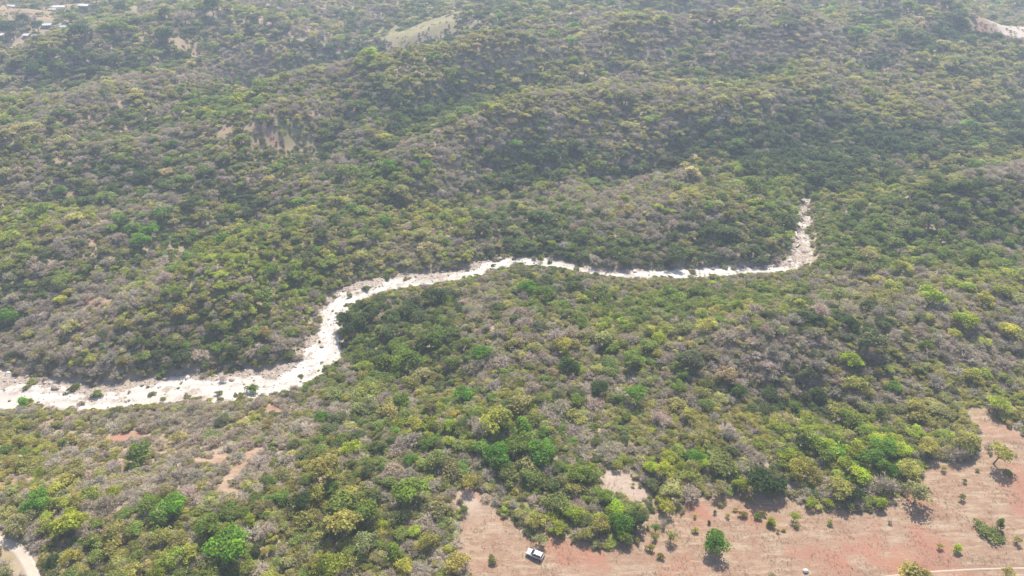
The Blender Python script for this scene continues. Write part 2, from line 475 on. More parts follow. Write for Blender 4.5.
def masks(x, y, sdc=None, sdp=None):
    if sdc is None: sdc, sdp = poly_sd(x, y, CLEAR), poly_sd(x, y, PALE)
    nz = fbm(x / 5, y / 5, 41, 3) - .5
    red = np.maximum(sstep(-2.2, 1.2, sdc + nz * 4), sstep(-1.0, 1.2, sdp + nz * 2.5)); white = sstep(-1.0, 1.2, sdp + nz * 2.5) * .5
    straw = np.zeros(x.shape)
    for b in PATCH:
        w = np.clip(b.w(x, y) * (1 + nz * 1.2), 0, 1); w = sstep(.35, .75, w)
        if b.kind == 'red': red = np.maximum(red, w)
        elif b.kind == 'tan': red = np.maximum(red, w * .8); straw = np.maximum(straw, w * .45)
        elif b.kind == 'white': white = np.maximum(white, w)
        else: straw = np.maximum(straw, w * .8)
    tw_ = thin_w(x, y); red = np.maximum(red, tw_ * sstep(.42, .62, nz + .5) * .85)
    return red, white, straw
mr, mw, ms = masks(gxr, gyr, sd_c, sd_p)
ax, ay = ground(466, 500); mw = np.maximum(mw, .6 * np.exp(-(((gxr - ax) / 3.5) ** 2 + ((gyr - ay) / 5.0) ** 2)) * sstep(-1, 1, sd_c))
bank = sstep(2.2, .3, rd + 2 * fine_n) * .3
mw = np.maximum(mw, bank * (gyr < 400))
me = fast_mesh('ground', np.stack([gxr, gyr, gz], 1), grid_faces(len(gx), len(gy)), M_GROUND)
set_color(me, 'mask', np.stack([mr, mw, ms], 1))
g = link('ground', me, kind='structure')
GROUND_MIN = float(gz.min())

# ------------------------------------------------------------------ dry riverbed and tracks
def strip(name, C, half, zfun, mat, nv=12, lift=0.05, edge=0.35, mask=None):
    T = np.gradient(C, axis=0); T /= np.linalg.norm(T, axis=1)[:, None] + 1e-9
    Nn = np.stack([-T[:, 1], T[:, 0]], 1)
    v = np.linspace(-1, 1, nv)
    X = C[:, None, 0] + Nn[:, None, 0] * v[None] * half[:, None]
    Y = C[:, None, 1] + Nn[:, None, 1] * v[None] * half[:, None]
    Z = zfun(X.ravel(), Y.ravel()).reshape(X.shape) + lift - edge * (np.abs(v)[None] > .97)
    me = fast_mesh(name, np.stack([X.ravel(), Y.ravel(), Z.ravel()], 1), grid_faces(nv, len(C)), mat)
    if mask is not None:
        set_color(me, 'mask', mask(X, Y, v))
    return link(name, me, kind='structure')

n_s = (N_SAND - 1) * 10 + 1
# the bed's two banks come straight from the stations, so the sheet is built bank to bank
A, B = RS[:n_s, 0:2], RS[:n_s, 2:4]
_dir = (B - A) / (np.linalg.norm(B - A, axis=1)[:, None] + 1e-9)
_fade = sstep(300, 270, np.arange(n_s))[:, None]
A = A + _dir * ((fbm(A[:, 0] / 7, A[:, 1] / 7, 411, 3) - .5) * 4.0)[:, None] * _fade
B = B + _dir * ((fbm(B[:, 0] / 7, B[:, 1] / 7, 412, 3) - .5) * 6.0)[:, None] * _fade
NV = 26
tt = np.linspace(-.12, 1.12, NV)
X = A[:, None, 0] + (B - A)[:, None, 0] * tt; Y = A[:, None, 1] + (B - A)[:, None, 1] * tt
xr, yr = X.ravel(), Y.ravel()
bar = fbm(xr / 9, yr / 5, 77, 3) - .5
chan = np.exp(-((tt[None] - (.62 + .25 * np.sin(np.arange(n_s) / 23.0)[:, None])) / .2) ** 2).ravel()
Zr = RZ[:n_s].repeat(NV) - .25 + bar * 1.0 - .35 * chan
ed = np.abs(tt - .5)[None].repeat(n_s, 0).ravel()
Zr -= .5 * sstep(.52, .62, ed)
tf = np.maximum(terrain(xr, yr), Zr)
Zr = np.where(ed < .5, np.maximum(Zr, terrain(xr, yr) + .12), Zr)
me = fast_mesh('dry_riverbed', np.stack([xr, yr, Zr], 1), grid_faces(NV, n_s), M_RIVER)
gravel = np.clip(.1 + 1.2 * sstep(.25, .5, tt[None].repeat(n_s, 0).ravel() * -1 + .62 + bar * .8) - .9 * chan + bar * .6, 0, 1)
trib = sstep(272, 290, np.arange(n_s)).repeat(NV)
gravel = np.maximum(gravel, trib * .55)
st_ = fbm(np.arange(n_s).repeat(NV) / 14.0, np.tile(tt, n_s) * 9.0, 415, 3)
set_color(me, 'mask', np.stack([gravel, sstep(.40, .62, st_), gravel], 1))
link('dry_riverbed', me, kind='structure')

def draped(x, y):
    return terrain(x, y) + np.where(river_d(x, y)[0] > 3, (fbm(x / 6, y / 6, 31, 3) - .5) * .5, 0)
strip('dirt_track', TRACK_L, np.full(len(TRACK_L), 1.25), draped, M_TRACK, 9, -.02, .2)
M_RUT = plain('packed_soil', (.47, .385, .30), .95, vary=.25, scale=1.2)
strip('wheel_track', TRACK_R, np.full(len(TRACK_R), .3), draped, M_RUT, 5, -.05, .12)

# ------------------------------------------------------------------ plant prototypes (unit crown radius, rooted at z = 0)
def rand_dirs(n, r):
    v = r.normal(size=(n, 3)); return v / (np.linalg.norm(v, axis=1)[:, None] + 1e-9)

def leaf_quads(P, Nrm, size, r):
    """one diamond-shaped leaf clump at every point, facing roughly along Nrm"""
    n = len(P)
    a = np.cross(Nrm, rand_dirs(n, r)); a /= np.linalg.norm(a, axis=1)[:, None] + 1e-9
    b = np.cross(Nrm, a)
    s = size[:, None]
    asp = r.uniform(.55, 1.0, n)[:, None]
    V = np.stack([P + a * s, P + b * s * asp + Nrm * s * .15, P - a * s - Nrm * s * .2, P - b * s * asp + Nrm * s * .15], 1).reshape(-1, 3)
    return V, np.arange(n * 4).reshape(-1, 4)

def leafy_crown(seed, n=900, lobes=9, leaf=.085, flat=.72, cz=.78, lobe_r=(.24, .44), sparse=0.10):
    r = np.random.default_rng(seed)
    L = rand_dirs(lobes, r); L[:, 2] = np.abs(L[:, 2]) * .9 - .25
    L *= r.uniform(.40, .80, lobes)[:, None]
    L = np.vstack([L, [[0, 0, .12]]]); R = np.append(r.uniform(*lobe_r, lobes), .5)
    val = r.uniform(0, 1, lobes + 1); hue = r.uniform(.1, .9, lobes + 1)
    pw = R ** 2 / (R ** 2).sum()
    k = r.choice(lobes + 1, n, p=pw)
    d = rand_dirs(n, r); d[:, 2] = np.where(d[:, 2] < -.35, -d[:, 2], d[:, 2])
    rad = R[k] * (1 - np.abs(r.normal(0, .16 + sparse, n)))
    P = L[k] + d * rad[:, None]
    P[:, :2] *= 1 + .12 * r.normal(size=(n, 1)) * sparse * 3
    wild = r.uniform(0, 1, n) < .12
    P[wild] *= r.uniform(1.0, 1.22, (int(wild.sum()), 1))
    P[:, 2] *= flat
    Nn = d * .8 + rand_dirs(n, r) * .75 + np.array([0, 0, .25]); Nn /= np.linalg.norm(Nn, axis=1)[:, None]
    V, F = leaf_quads(P, Nn, r.uniform(.6, 1.35, n) * leaf, r)
    V[:, 2] += cz
    V[:, 2] = np.maximum(V[:, 2], .04)
    lv = np.stack([np.clip(val[k] * .55 + r.uniform(0, .45, n), 0, 1), np.clip(hue[k] * .5 + r.uniform(0, .5, n), 0, 1), r.uniform(0, 1, n)], 1)
    return V, F, lv

def tube(p, q, r0, r1, k=4):
    p, q = np.array(p, float), np.array(q, float)
    d = q - p; d /= np.linalg.norm(d) + 1e-9
    a = np.cross(d, [0, 0, 1.0] if abs(d[2]) < .9 else [1.0, 0, 0]); a /= np.linalg.norm(a); b = np.cross(d, a)
    an = np.arange(k) * 2 * math.pi / k
    ring = np.cos(an)[:, None] * a + np.sin(an)[:, None] * b
    V = np.vstack([p + ring * r0, q + ring * r1])
    F = [(i, (i + 1) % k, k + (i + 1) % k, k + i) for i in range(k)]
    return V, np.array(F)

def join(parts):
    Vs, Fs, o = [], [], 0
    for V, F in parts:
        Vs.append(V); Fs.append(np.asarray(F) + o); o += len(V)
    return np.vstack(Vs), np.vstack(Fs)

def trunk_geo(seed, cz=.78, thick=.055, limbs=5, reach=.55):
    r = np.random.default_rng(seed)
    lean = r.normal(0, .06, 2)
    f = np.array([lean[0], lean[1], cz * .5])
    parts = [tube([0, 0, -.15], f * .5, thick * 1.35, thick, 6), tube(f * .5, f, thick, thick * .8, 6)]
    for i in range(limbs):
        a = i * 2 * math.pi / limbs + r.uniform(-.5, .5)
        m = f + np.array([math.cos(a) * reach * .5, math.sin(a) * reach * .5, cz * .22])
        e = f + np.array([math.cos(a) * reach, math.sin(a) * reach, cz * r.uniform(.35, .6)])
        parts += [tube(f - [0, 0, .03], m, thick * .6, thick * .38, 4), tube(m, e, thick * .38, thick * .12, 4)]
    return join(parts)

def twig_crown(seed, prim=8, cz=.5, spread=.85, tw=.011, leaves=140, depth=3):
    r = np.random.default_rng(seed)
    parts, tips = [], []
    def grow(p, d, ln, rad, lev):
        q = p + d * ln
        parts.append(tube(p, q, rad, rad * .7, 3))
        if lev == 0:
            tips.append(q); return
        for _ in range(3 if lev > 1 else 4):
            nd = d + rand_dirs(1, r)[0] * .75 + np.array([0, 0, .12]); nd /= np.linalg.norm(nd)
            grow(p + d * ln * r.uniform(.55, 1.0), nd, ln * r.uniform(.55, .85), rad * .62, lev - 1)
    for i in range(prim):
        a = i * 2 * math.pi / prim + r.uniform(-.4, .4)
        el = r.uniform(.35, 1.35)
        d = np.array([math.cos(a) * math.cos(el) * spread, math.sin(a) * math.cos(el) * spread, math.sin(el)])
        d /= np.linalg.norm(d)
        grow(np.array([0, 0, cz * .55]), d, .42, tw * 2.6, depth)
    V, F = join(parts)
    lvw = r.uniform(0, 1, (len(F), 3))
    mi = np.zeros(len(F), int)
    if leaves:
        T = np.array(tips); k = r.integers(0, len(T), leaves)
        P = T[k] + r.normal(0, .05, (leaves, 3))
        V2, F2 = leaf_quads(P, rand_dirs(leaves, r), r.uniform(.03, .055, leaves), r)
        F = np.vstack([F, F2 + len(V)]); V = np.vstack([V, V2])
        lvw = np.vstack([lvw, r.uniform(0, 1, (leaves, 3))]); mi = np.append(mi, np.ones(leaves, int))
    T = np.array(tips); ns = 620; k = r.integers(0, len(T), ns)
    P = T[k] * r.uniform(.72, 1.06, (ns, 1)) + r.normal(0, .06, (ns, 3))
    dr = P - np.array([0, 0, .2]); dr /= np.linalg.norm(dr, axis=1)[:, None]; dr = dr + rand_dirs(ns, r) * .8; dr /= np.linalg.norm(dr, axis=1)[:, None]
    sdv = np.cross(dr, rand_dirs(ns, r)); sdv /= np.linalg.norm(sdv, axis=1)[:, None]
    ln = r.uniform(.07, .17, ns)[:, None]; wd = .011
    V3 = np.stack([P - dr * ln - sdv * wd, P - dr * ln + sdv * wd, P + dr * ln + sdv * wd * .4, P + dr * ln - sdv * wd * .4], 1).reshape(-1, 3)
    F3 = np.arange(ns * 4).reshape(-1, 4) + len(V)
    V = np.vstack([V, V3]); F = np.vstack([F, F3]); lvw = np.vstack([lvw, r.uniform(0, 1, (ns, 3))]); mi = np.append(mi, np.zeros(ns, int))
    s = 1 / np.percentile(np.hypot(V[:, 0], V[:, 1]), 97)
    V[:, :2] *= s
    V[:, 2] = np.maximum(V[:, 2], .02)
    return V, F, lvw, mi

def crown_mesh(name, V, F, lv, mats, mi=None):
    me = fast_mesh(name, V, F, mats[0], False)
    for m in mats[1:]: me.materials.append(m)
    if mi is not None: me.polygons.foreach_set('material_index', np.asarray(mi, np.int32))
    a = me.attributes.new('lv', 'FLOAT_COLOR', 'FACE')
    c = np.ones((len(F), 4), np.float32); c[:, :3] = lv
    a.data.foreach_set('color', c.ravel())
    return me

PROTO = []          # dict(kind, crown mesh, trunk mesh, joined mesh, height)
def add_proto(kind, crown, mats, mi=None, trunk=None, hgt=1.45):
    V, F, lv = crown
    i = len(PROTO)
    cm = crown_mesh('crown', V, F, lv, mats, mi)
    tV, tF = trunk
    tm = fast_mesh('trunk', tV, tF, M_BARK, True)
    JV = np.vstack([V, tV]); JF = np.vstack([F, tF + len(V)])
    jm = crown_mesh('plant', JV, JF, np.vstack([lv, np.full((len(tF), 3), .5)]), list(mats) + [M_BARK],
                    np.append(np.zeros(len(F), int) if mi is None else mi, np.full(len(tF), len(mats))))
    PROTO.append(dict(kind=kind, crown=cm, trunk=tm, joined=jm, hgt=hgt))
for s in range(7):      # dense rounded crowns
    add_proto('dense', leafy_crown(100 + s, n=1350, lobes=12 + s % 6, leaf=.074, flat=.72 + .05 * (s % 3)), [M_LEAF], None, trunk_geo(100 + s))
for s in range(2):      # full round crowns
    add_proto('round', leafy_crown(150 + s, n=1700, lobes=11, leaf=.072, flat=.8, lobe_r=(.36, .5), sparse=.04), [M_LEAF], None, trunk_geo(150 + s))
for s in range(5):      # loose open crowns
    add_proto('loose', leafy_crown(200 + s, n=800, lobes=14 + s % 4, leaf=.064, flat=.68, lobe_r=(.2, .40), sparse=.18), [M_LEAF], None, trunk_geo(200 + s))
for s in range(3):      # low wide bushes with foliage to the ground
    add_proto('bush', leafy_crown(300 + s, n=620, lobes=7, leaf=.092, flat=.62, cz=.5, sparse=.06), [M_LEAF], None, trunk_geo(300 + s, .5, .05), 1.1)
for s in range(6):      # leafless or nearly so
    V, F, lv, mi = twig_crown(400 + s, prim=8 + s % 3, leaves=[60, 160, 260][s % 3])
    add_proto('bare', (V, F, lv), [M_TWIG, M_LEAF], mi, trunk_geo(400 + s, .62, .05, 4, .3), 1.35)
for s in range(1):      # flat-topped
    add_proto('umbrella', leafy_crown(500, n=760, lobes=12, leaf=.07, flat=.42, cz=1.15, sparse=.08), [M_LEAF], None, trunk_geo(500, 1.15, .05, 6, .6), 1.5)
KIND_IDX = {k: [i for i, p in enumerate(PROTO) if p['kind'] == k] for k in ('dense', 'round', 'loose', 'bush', 'bare', 'umbrella')}

TINT = {'vivid': (.19, .34, .035), 'green': (.23, .295, .05), 'dark': (.09, .138, .038), 'lime': (.41, .45, .05), 'olive': (.43, .385, .12),
        'yellow': (.51, .46, .10), 'greygreen': (.395, .37, .18), 'straw': (.52, .43, .27), 'dry': (.50, .43, .35)}
TARR = np.array([TINT[t] for t in TINT])
FORM = {'vivid': ['dense'], 'green': ['dense', 'dense', 'loose'], 'dark': ['dense'], 'lime': ['dense', 'loose'], 'olive': ['loose', 'loose', 'dense', 'bush'],
        'yellow': ['loose', 'dense'], 'greygreen': ['loose', 'dense', 'bush'], 'straw': ['loose', 'dense'], 'dry': ['bare']}
TYPES = list(TINT)
BASE_W = {'vivid': .035, 'green': .12, 'dark': .085, 'lime': .07, 'olive': .27, 'yellow': .02, 'greygreen': .19, 'straw': .025, 'dry': .25}

# stretches of woodland with a character of their own
ZONES = [Blob(*p) for p in [
    (200, 465, 75, 35, 'dry', 2.2), (150, 440, 60, 20, 'dry', 1.2), (190, 425, 80, 14, 'dry', 1.8), (100, 500, 40, 20, 'dry', .8), (745, 350, 80, 26, 'dry', 2.2), (800, 352, 80, 24, 'dry', 2.0), (965, 330, 60, 30, 'dry', 1.6),
    (340, 408, 60, 22, 'dry', 1.0), (400, 470, 60, 30, 'dry', .7), (470, 188, 36, 20, 'dry', 1.6), (412, 255, 40, 12, 'dry', 1.2), (600, 195, 55, 12, 'dry', 1.8), (650, 225, 40, 20, 'dry', 1.0), (940, 300, 50, 20, 'dry', .8), (620, 390, 60, 20, 'dry', .6),
    (480, 330, 60, 20, 'dry', .9), (60, 330, 60, 25, 'dry', 1.0), (150, 325, 50, 20, 'olive', 1.2), (780, 40, 80, 16, 'dry', 1.4), (720, 60, 80, 12, 'dry', 1.0), (1000, 170, 40, 15, 'dry', .9), (280, 195, 60, 20, 'dry', .6), (40, 130, 60, 14, 'dry', .8), (860, 400, 80, 16, 'dry', .9),
    (405, 358, 62, 26, 'green', 2.4), (420, 315, 50, 16, 'dark', 1.4), (440, 345, 45, 20, 'dark', 1.2), (350, 335, 18, 26, 'dark', 2.0), (528, 450, 38, 16, 'vivid', 2.4), (525, 470, 30, 18, 'green', 1.6), (860, 455, 70, 24, 'lime', 3.0), (850, 440, 60, 20, 'green', 1.6), (870, 462, 40, 14, 'vivid', 1.2),
    (680, 465, 36, 14, 'lime', 2.4), (580, 505, 50, 24, 'green', 1.6), (560, 520, 50, 18, 'lime', 1.4), (625, 520, 18, 18, 'dark', 1.4), (60, 515, 36, 18, 'lime', 1.4), (230, 550, 34, 22, 'green', 2.2), (220, 535, 40, 20, 'vivid', 1.0), (540, 235, 45, 30, 'dark', 2.4), (560, 215, 60, 20, 'green', 1.4), (620, 255, 90, 10, 'green', 1.4),
    (720, 235, 50, 26, 'dark', 1.6), (690, 250, 80, 12, 'dark', 1.4), (140, 235, 34, 16, 'vivid', 1.6), (140, 240, 40, 18, 'green', 1.4), (0, 325, 24, 16, 'vivid', 1.6), (225, 342, 44, 20, 'green', 2.0), (190, 355, 60, 12, 'dark', 1.6), (850, 225, 70, 30, 'green', 1.6), (870, 250, 60, 20, 'green', 1.2), (990, 250, 50, 30, 'green', 1.2),
    (800, 150, 90, 26, 'dark', 2.4), (880, 148, 60, 16, 'dark', 2.2), (760, 130, 70, 20, 'dark', 1.2), (915, 48, 36, 12, 'dark', 2.2), (975, 38, 40, 8, 'dark', 2.2), (310, 52, 70, 16, 'dark', 2.0), (420, 46, 60, 12, 'dark', 2.0), (385, 165, 36, 10, 'green', 2.0), (570, 160, 60, 14, 'dark', 1.4), (440, 118, 50, 14, 'dark', 1.4), (560, 175, 60, 10, 'green', 1.2),
    (780, 408, 40, 14, 'dark', 1.8), (830, 400, 60, 12, 'dark', 1.0), (840, 325, 60, 16, 'dark', 1.4), (600, 310, 90, 16, 'green', 1.0), (730, 300, 90, 12, 'green', 1.2), (540, 290, 30, 10, 'dark', 2.0), (20, 295, 40, 10, 'dark', 1.2), (90, 260, 50, 12, 'dark', 1.0), (60, 275, 40, 12, 'green', 1.2), (90, 165, 60, 12, 'dark', 1.6), (210, 190, 50, 12, 'dark', 1.2),
    (40, 215, 30, 10, 'lime', 1.6), (250, 270, 70, 30, 'lime', 1.4), (200, 290, 60, 24, 'lime', 1.0), (230, 310, 60, 20, 'olive', 1.6), (330, 255, 50, 20, 'olive', 1.2), (290, 275, 40, 12, 'green', 1.4), (450, 258, 60, 10, 'greygreen', 1.6), (80, 480, 60, 16, 'olive', 1.4), (140, 545, 70, 24, 'olive', 1.6), (40, 460, 60, 16, 'olive', 1.4), (300, 540, 60, 30, 'olive', 1.2),
    (450, 500, 60, 30, 'greygreen', 1.0), (370, 535, 50, 20, 'green', 1.0), (320, 480, 40, 20, 'olive', 1.4), (700, 480, 60, 12, 'greygreen', 1.2), (900, 380, 60, 16, 'olive', 1.2), (960, 290, 60, 8, 'lime', 1.4), (700, 420, 80, 20, 'olive', 1.2), (640, 440, 60, 14, 'olive', 1.0), (440, 120, 30, 10, 'green', .8), (260, 100, 60, 16, 'green', 1.0),
    (350, 50, 20, 6, 'green', 1.0), (100, 60, 90, 14, 'dark', .8), (60, 70, 60, 14, 'dark', 1.0), (560, 110, 120, 30, 'olive', .6), (700, 110, 100, 25, 'olive', .6), (880, 100, 120, 25, 'olive', .8), (960, 200, 60, 25, 'dark', .8), (890, 190, 60, 12, 'olive', 1.2), (570, 5, 140, 8, 'dark', 1.0), (828, 186, 22, 7, 'dark', 5), (862, 171, 28, 7, 'dark', 5), (905, 155, 34, 7, 'dark', 5), (965, 138, 40, 7, 'dark', 4), (1030, 122, 40, 7, 'dark', 4), (770, 158, 40, 18, 'dark', 3), (735, 140, 40, 12, 'dark', 2),
    (850, 200, 22, 6, 'olive', 3), (900, 177, 26, 6, 'olive', 3), (960, 163, 36, 6, 'olive', 3), (1020, 156, 30, 6, 'olive', 2), (870, 190, 30, 6, 'lime', 1.2), (960, 190, 40, 12, 'dark', 1.5), (500, 15, 60, 6, 'dark', .8), (760, 20, 60, 8, 'dark', .9), (200, 100, 50, 10, 'green', .8)]]

# trees one can pick out in the photo: crown centre in pixels, crown width in pixels, type, optional form
NOTABLE = [
 (40, 502, 30, 'vivid'), (68, 522, 36, 'lime'), (20, 521, 26, 'greygreen'), (76, 502, 22, 'olive'), (173, 507, 28, 'vivid'), (150, 503, 28, 'green'), (139, 455, 30, 'green'), (22, 452, 13, 'green'), (5, 450, 14, 'green'), (63, 443, 13, 'green'), (115, 456, 10, 'lime'),
 (228, 550, 44, 'vivid'), (210, 526, 30, 'green'), (160, 571, 20, 'lime'), (70, 557, 24, 'yellow'), (54, 561, 18, 'dark'), (114, 492, 22, 'lime'), (160, 536, 24, 'olive'), (112, 545, 28, 'olive'), (95, 525, 16, 'green'), (250, 520, 18, 'lime'), (190, 553, 22, 'yellow'), (65, 480, 22, 'olive'), (40, 472, 18, 'lime'), (15, 497, 16, 'olive'),
 (325, 470, 38, 'olive', 'dense'), (331, 489, 20, 'green'), (352, 448, 24, 'lime'), (284, 478, 22, 'greygreen'), (412, 460, 15, 'vivid'), (449, 467, 27, 'greygreen'), (410, 491, 36, 'green'), (441, 510, 25, 'greygreen'), (340, 522, 40, 'olive', 'dense'), (366, 542, 30, 'greygreen'), (393, 551, 24, 'green'), (330, 566, 40, 'lime'), (404, 563, 22, 'yellow'), (457, 562, 28, 'olive'),
 (499, 455, 28, 'vivid'), (426, 443, 20, 'green'), (470, 443, 13, 'lime'), (498, 465, 13, 'lime'), (290, 562, 22, 'greygreen'), (380, 525, 14, 'lime'), (305, 520, 26, 'olive'), (470, 480, 22, 'olive'), (430, 540, 26, 'olive'), (350, 495, 24, 'olive'), (300, 503, 24, 'dark'),
 (540, 451, 30, 'vivid'), (516, 447, 26, 'green'), (579, 474, 26, 'green'), (592, 467, 13, 'lime'), (560, 481, 20, 'greygreen'), (615, 508, 20, 'lime', 'dense'), (621, 522, 24, 'vivid'), (637, 520, 22, 'dark'), (606, 497, 20, 'green'), (598, 525, 22, 'olive'), (575, 515, 20, 'lime'), (538, 520, 24, 'olive'), (540, 538, 17, 'greygreen', 'loose'), (560, 527, 20, 'lime'), (585, 533, 18, 'olive'), (520, 515, 18, 'greygreen'), (625, 537, 16, 'green'),
 (665, 469, 26, 'lime'), (695, 457, 20, 'vivid'), (702, 463, 18, 'lime'), (668, 505, 20, 'yellow', 'loose'), (672, 489, 28, 'greygreen'), (742, 484, 18, 'lime'), (762, 480, 34, 'dark'), (718, 541, 26, 'vivid', 'dense'), (720, 488, 22, 'greygreen'), (690, 492, 20, 'dry'), (650, 468, 18, 'lime'),
 (805, 440, 20, 'dark'), (875, 461, 27, 'vivid'), (855, 449, 24, 'lime'), (846, 463, 20, 'lime'), (901, 450, 22, 'lime'), (886, 485, 28, 'dry'), (842, 489, 28, 'olive', 'dense'), (861, 475, 22, 'lime'), (829, 502, 13, 'lime'), (882, 503, 16, 'lime'), (918, 494, 33, 'greygreen', 'loose'), (909, 469, 26, 'olive', 'dense'), (960, 454, 22, 'dry'), (965, 440, 26, 'olive', 'dense'), (930, 446, 28, 'olive'), (998, 455, 29, 'olive', 'umbrella'),
 (825, 455, 24, 'green'), (800, 468, 26, 'yellow'), (815, 478, 24, 'olive'), (775, 484, 26, 'dark'), (915, 571, 36, 'olive', 'bush'), (833, 440, 22, 'green'), (880, 440, 22, 'lime'), (790, 455, 22, 'lime'), (858, 495, 18, 'dark'), (840, 452, 18, 'vivid'), (890, 470, 18, 'vivid'),
 (482, 353, 21, 'vivid'), (463, 396, 22, 'vivid'), (400, 402, 24, 'green'), (366, 406, 26, 'greygreen'), (321, 417, 16, 'vivid'), (410, 360, 30, 'green'), (385, 362, 24, 'green'), (345, 318, 20, 'dark'), (350, 330, 20, 'dark'), (562, 345, 20, 'yellow'), (657, 354, 13, 'yellow'), (660, 337, 20, 'lime'), (612, 348, 16, 'green'), (638, 396, 26, 'vivid', 'umbrella'), (727, 376, 24, 'straw', 'dense'), (737, 390, 20, 'dark'), (582, 322, 14, 'green'), (545, 294, 22, 'green'), (528, 288, 20, 'vivid'), (600, 388, 20, 'dark'), (578, 400, 18, 'green'), (680, 388, 18, 'green'), (570, 365, 22, 'dark'), (470, 360, 14, 'green'), (450, 300, 16, 'green'),
 (930, 297, 28, 'lime'), (966, 320, 24, 'lime'), (955, 333, 16, 'yellow'), (1010, 329, 20, 'yellow'), (985, 299, 20, 'yellow'), (852, 360, 22, 'lime'), (895, 388, 15, 'vivid'), (928, 345, 16, 'green'), (850, 323, 20, 'dark'), (820, 320, 16, 'dark'), (780, 330, 18, 'greygreen'), (1000, 405, 26, 'lime'), (915, 412, 28, 'olive', 'dense'), (775, 415, 14, 'straw'), (790, 420, 20, 'straw'),
 (140, 240, 20, 'vivid'), (150, 230, 16, 'vivid'), (123, 222, 14, 'dark'), (5, 318, 22, 'vivid'), (60, 300, 14, 'yellow'), (172, 222, 14, 'straw'), (188, 205, 16, 'dark'), (690, 172, 18, 'straw', 'dense'), (60, 228, 14, 'lime'), (45, 220, 16, 'lime'), (165, 172, 16, 'straw'), (390, 165, 16, 'vivid'), (425, 165, 14, 'vivid'), (385, 220, 12, 'vivid'), (460, 222, 16, 'lime'),
 (10, 29, 24, 'dark', 'dense'), (80, 32, 26, 'dark', 'dense'), (104, 28, 15, 'green', 'dense'), (120, 27, 17, 'green', 'dense'), (165, 35, 20, 'dark', 'dense'), (164, 12, 15, 'dark', 'dense'), (183, 15, 20, 'dry'), (212, 5, 20, 'dark', 'dense'), (70, 17, 16, 'green', 'dense'), (37, 25, 13, 'dark', 'dense'), (120, 8, 16, 'dark', 'dense'), (370, 53, 18, 'lime', 'dense'), (33, 68, 16, 'dark', 'dense'), (22, 18, 12, 'dark', 'dense'),
 (388, 276, 10, 'green', 'bush'), (73, 388, 13, 'green', 'bush'), (96, 393, 12, 'green', 'bush'), (22, 401, 14, 'vivid', 'bush'), (252, 388, 16, 'green', 'bush'), (367, 288, 9, 'green', 'bush')]
# shrubs and saplings out on the bare ground
SHRUBS = [(985, 530, 28, 'green'), (1000, 522, 9, 'green'), (965, 481, 6, 'green'), (962, 497, 8, 'green'), (940, 546, 8, 'olive'), (958, 548, 12, 'lime'), (742, 514, 10, 'olive'), (758, 515, 9, 'green'), (771, 521, 11, 'lime'), (764, 513, 8, 'olive'), (720, 504, 6, 'olive'), (728, 516, 6, 'olive'), (709, 522, 5, 'dark'), (696, 530, 8, 'olive'),
          (695, 516, 5, 'lime'), (656, 528, 11, 'vivid'), (671, 537, 15, 'greygreen'), (651, 547, 10, 'olive'), (661, 555, 9, 'olive'), (664, 523, 10, 'dry'), (655, 537, 8, 'lime'), (778, 531, 5, 'olive'), (784, 530, 5, 'olive'), (795, 517, 12, 'lime'), (797, 525, 7, 'olive'), (772, 524, 9, 'lime'), (1010, 473, 9, 'lime'), (943, 468, 8, 'olive'), (930, 456, 9, 'green'), (640, 484, 5, 'olive'), (633, 484, 5, 'olive'),
          (1008, 572, 14, 'olive'), (772, 575, 8, 'straw'), (750, 498, 8, 'yellow'), (812, 504, 12, 'lime'), (1018, 540, 10, 'olive'), (978, 470, 5, 'olive'), (890, 522, 5, 'dry'), (715, 512, 5, 'dark'), (735, 509, 5, 'olive')]

# ------------------------------------------------------------------ sowing
plants = []                     # x, y, r, h, type, proto index, notable flag
CELL = 7.0
cells = {}
def near_ok(x, y, r, k):
    cx, cy = int(x // CELL), int(y // CELL)
    for i in range(cx - 1, cx + 2):
        for j in range(cy - 1, cy + 2):
            for (a, b, q) in cells.get((i, j), ()):
                if (a - x) ** 2 + (b - y) ** 2 < (k * (q + r)) ** 2: return False
    return True
def put(x, y, r):
    cells.setdefault((int(x // CELL), int(y // CELL)), []).append((x, y, r))
def jitter_tint(t, r, local=None):
    c = np.array(TINT[t])
    if local is not None: c = c * .68 + local * .32
    c = c * r.uniform(.84, 1.18)
    return np.clip(c * (1 + r.normal(0, .03, 3)), .01, .8)

for spec in NOTABLE:
    px, py, wpx, typ = spec[:4]
    form = spec[4] if len(spec) > 4 else random.choice(FORM[typ])
    if typ == 'vivid' and form == 'dense': form = 'round'
    x, y = ground(px, py, 2.0)
    for _ in range(3):
        d = float(project(x, y, tz(x, y))[2]); r = wpx / 2 / FPX * d * 1.06
        idx = random.choice(KIND_IDX[form]); h = r * PROTO[idx]['hgt'] * (1.0 if form != 'dense' else 1.05)
        x, y = ground(px, py, h * .55)
    plants.append([x, y, r, h, typ, idx, 1, px, py]); put(x, y, r)
for px, py, wpx, typ in SHRUBS:
    form = 'bare' if typ == 'dry' else random.choice(['bush', 'loose'])
    x, y = ground(px, py, .5); d = float(project(x, y, tz(x, y))[2]); r = wpx / 2 / FPX * d * 1.1
    idx = random.choice(KIND_IDX[form]); h = r * PROTO[idx]['hgt'] * 1.1
    if wpx > 20: idx = KIND_IDX['bush'][0]; h = r * .42
    if (px, py) == (1000, 522): h = r * 3.2
    x, y = ground(px, py, h * .5)
    plants.append([x, y, r, h, typ, idx, 2, px, py]); put(x, y, r)

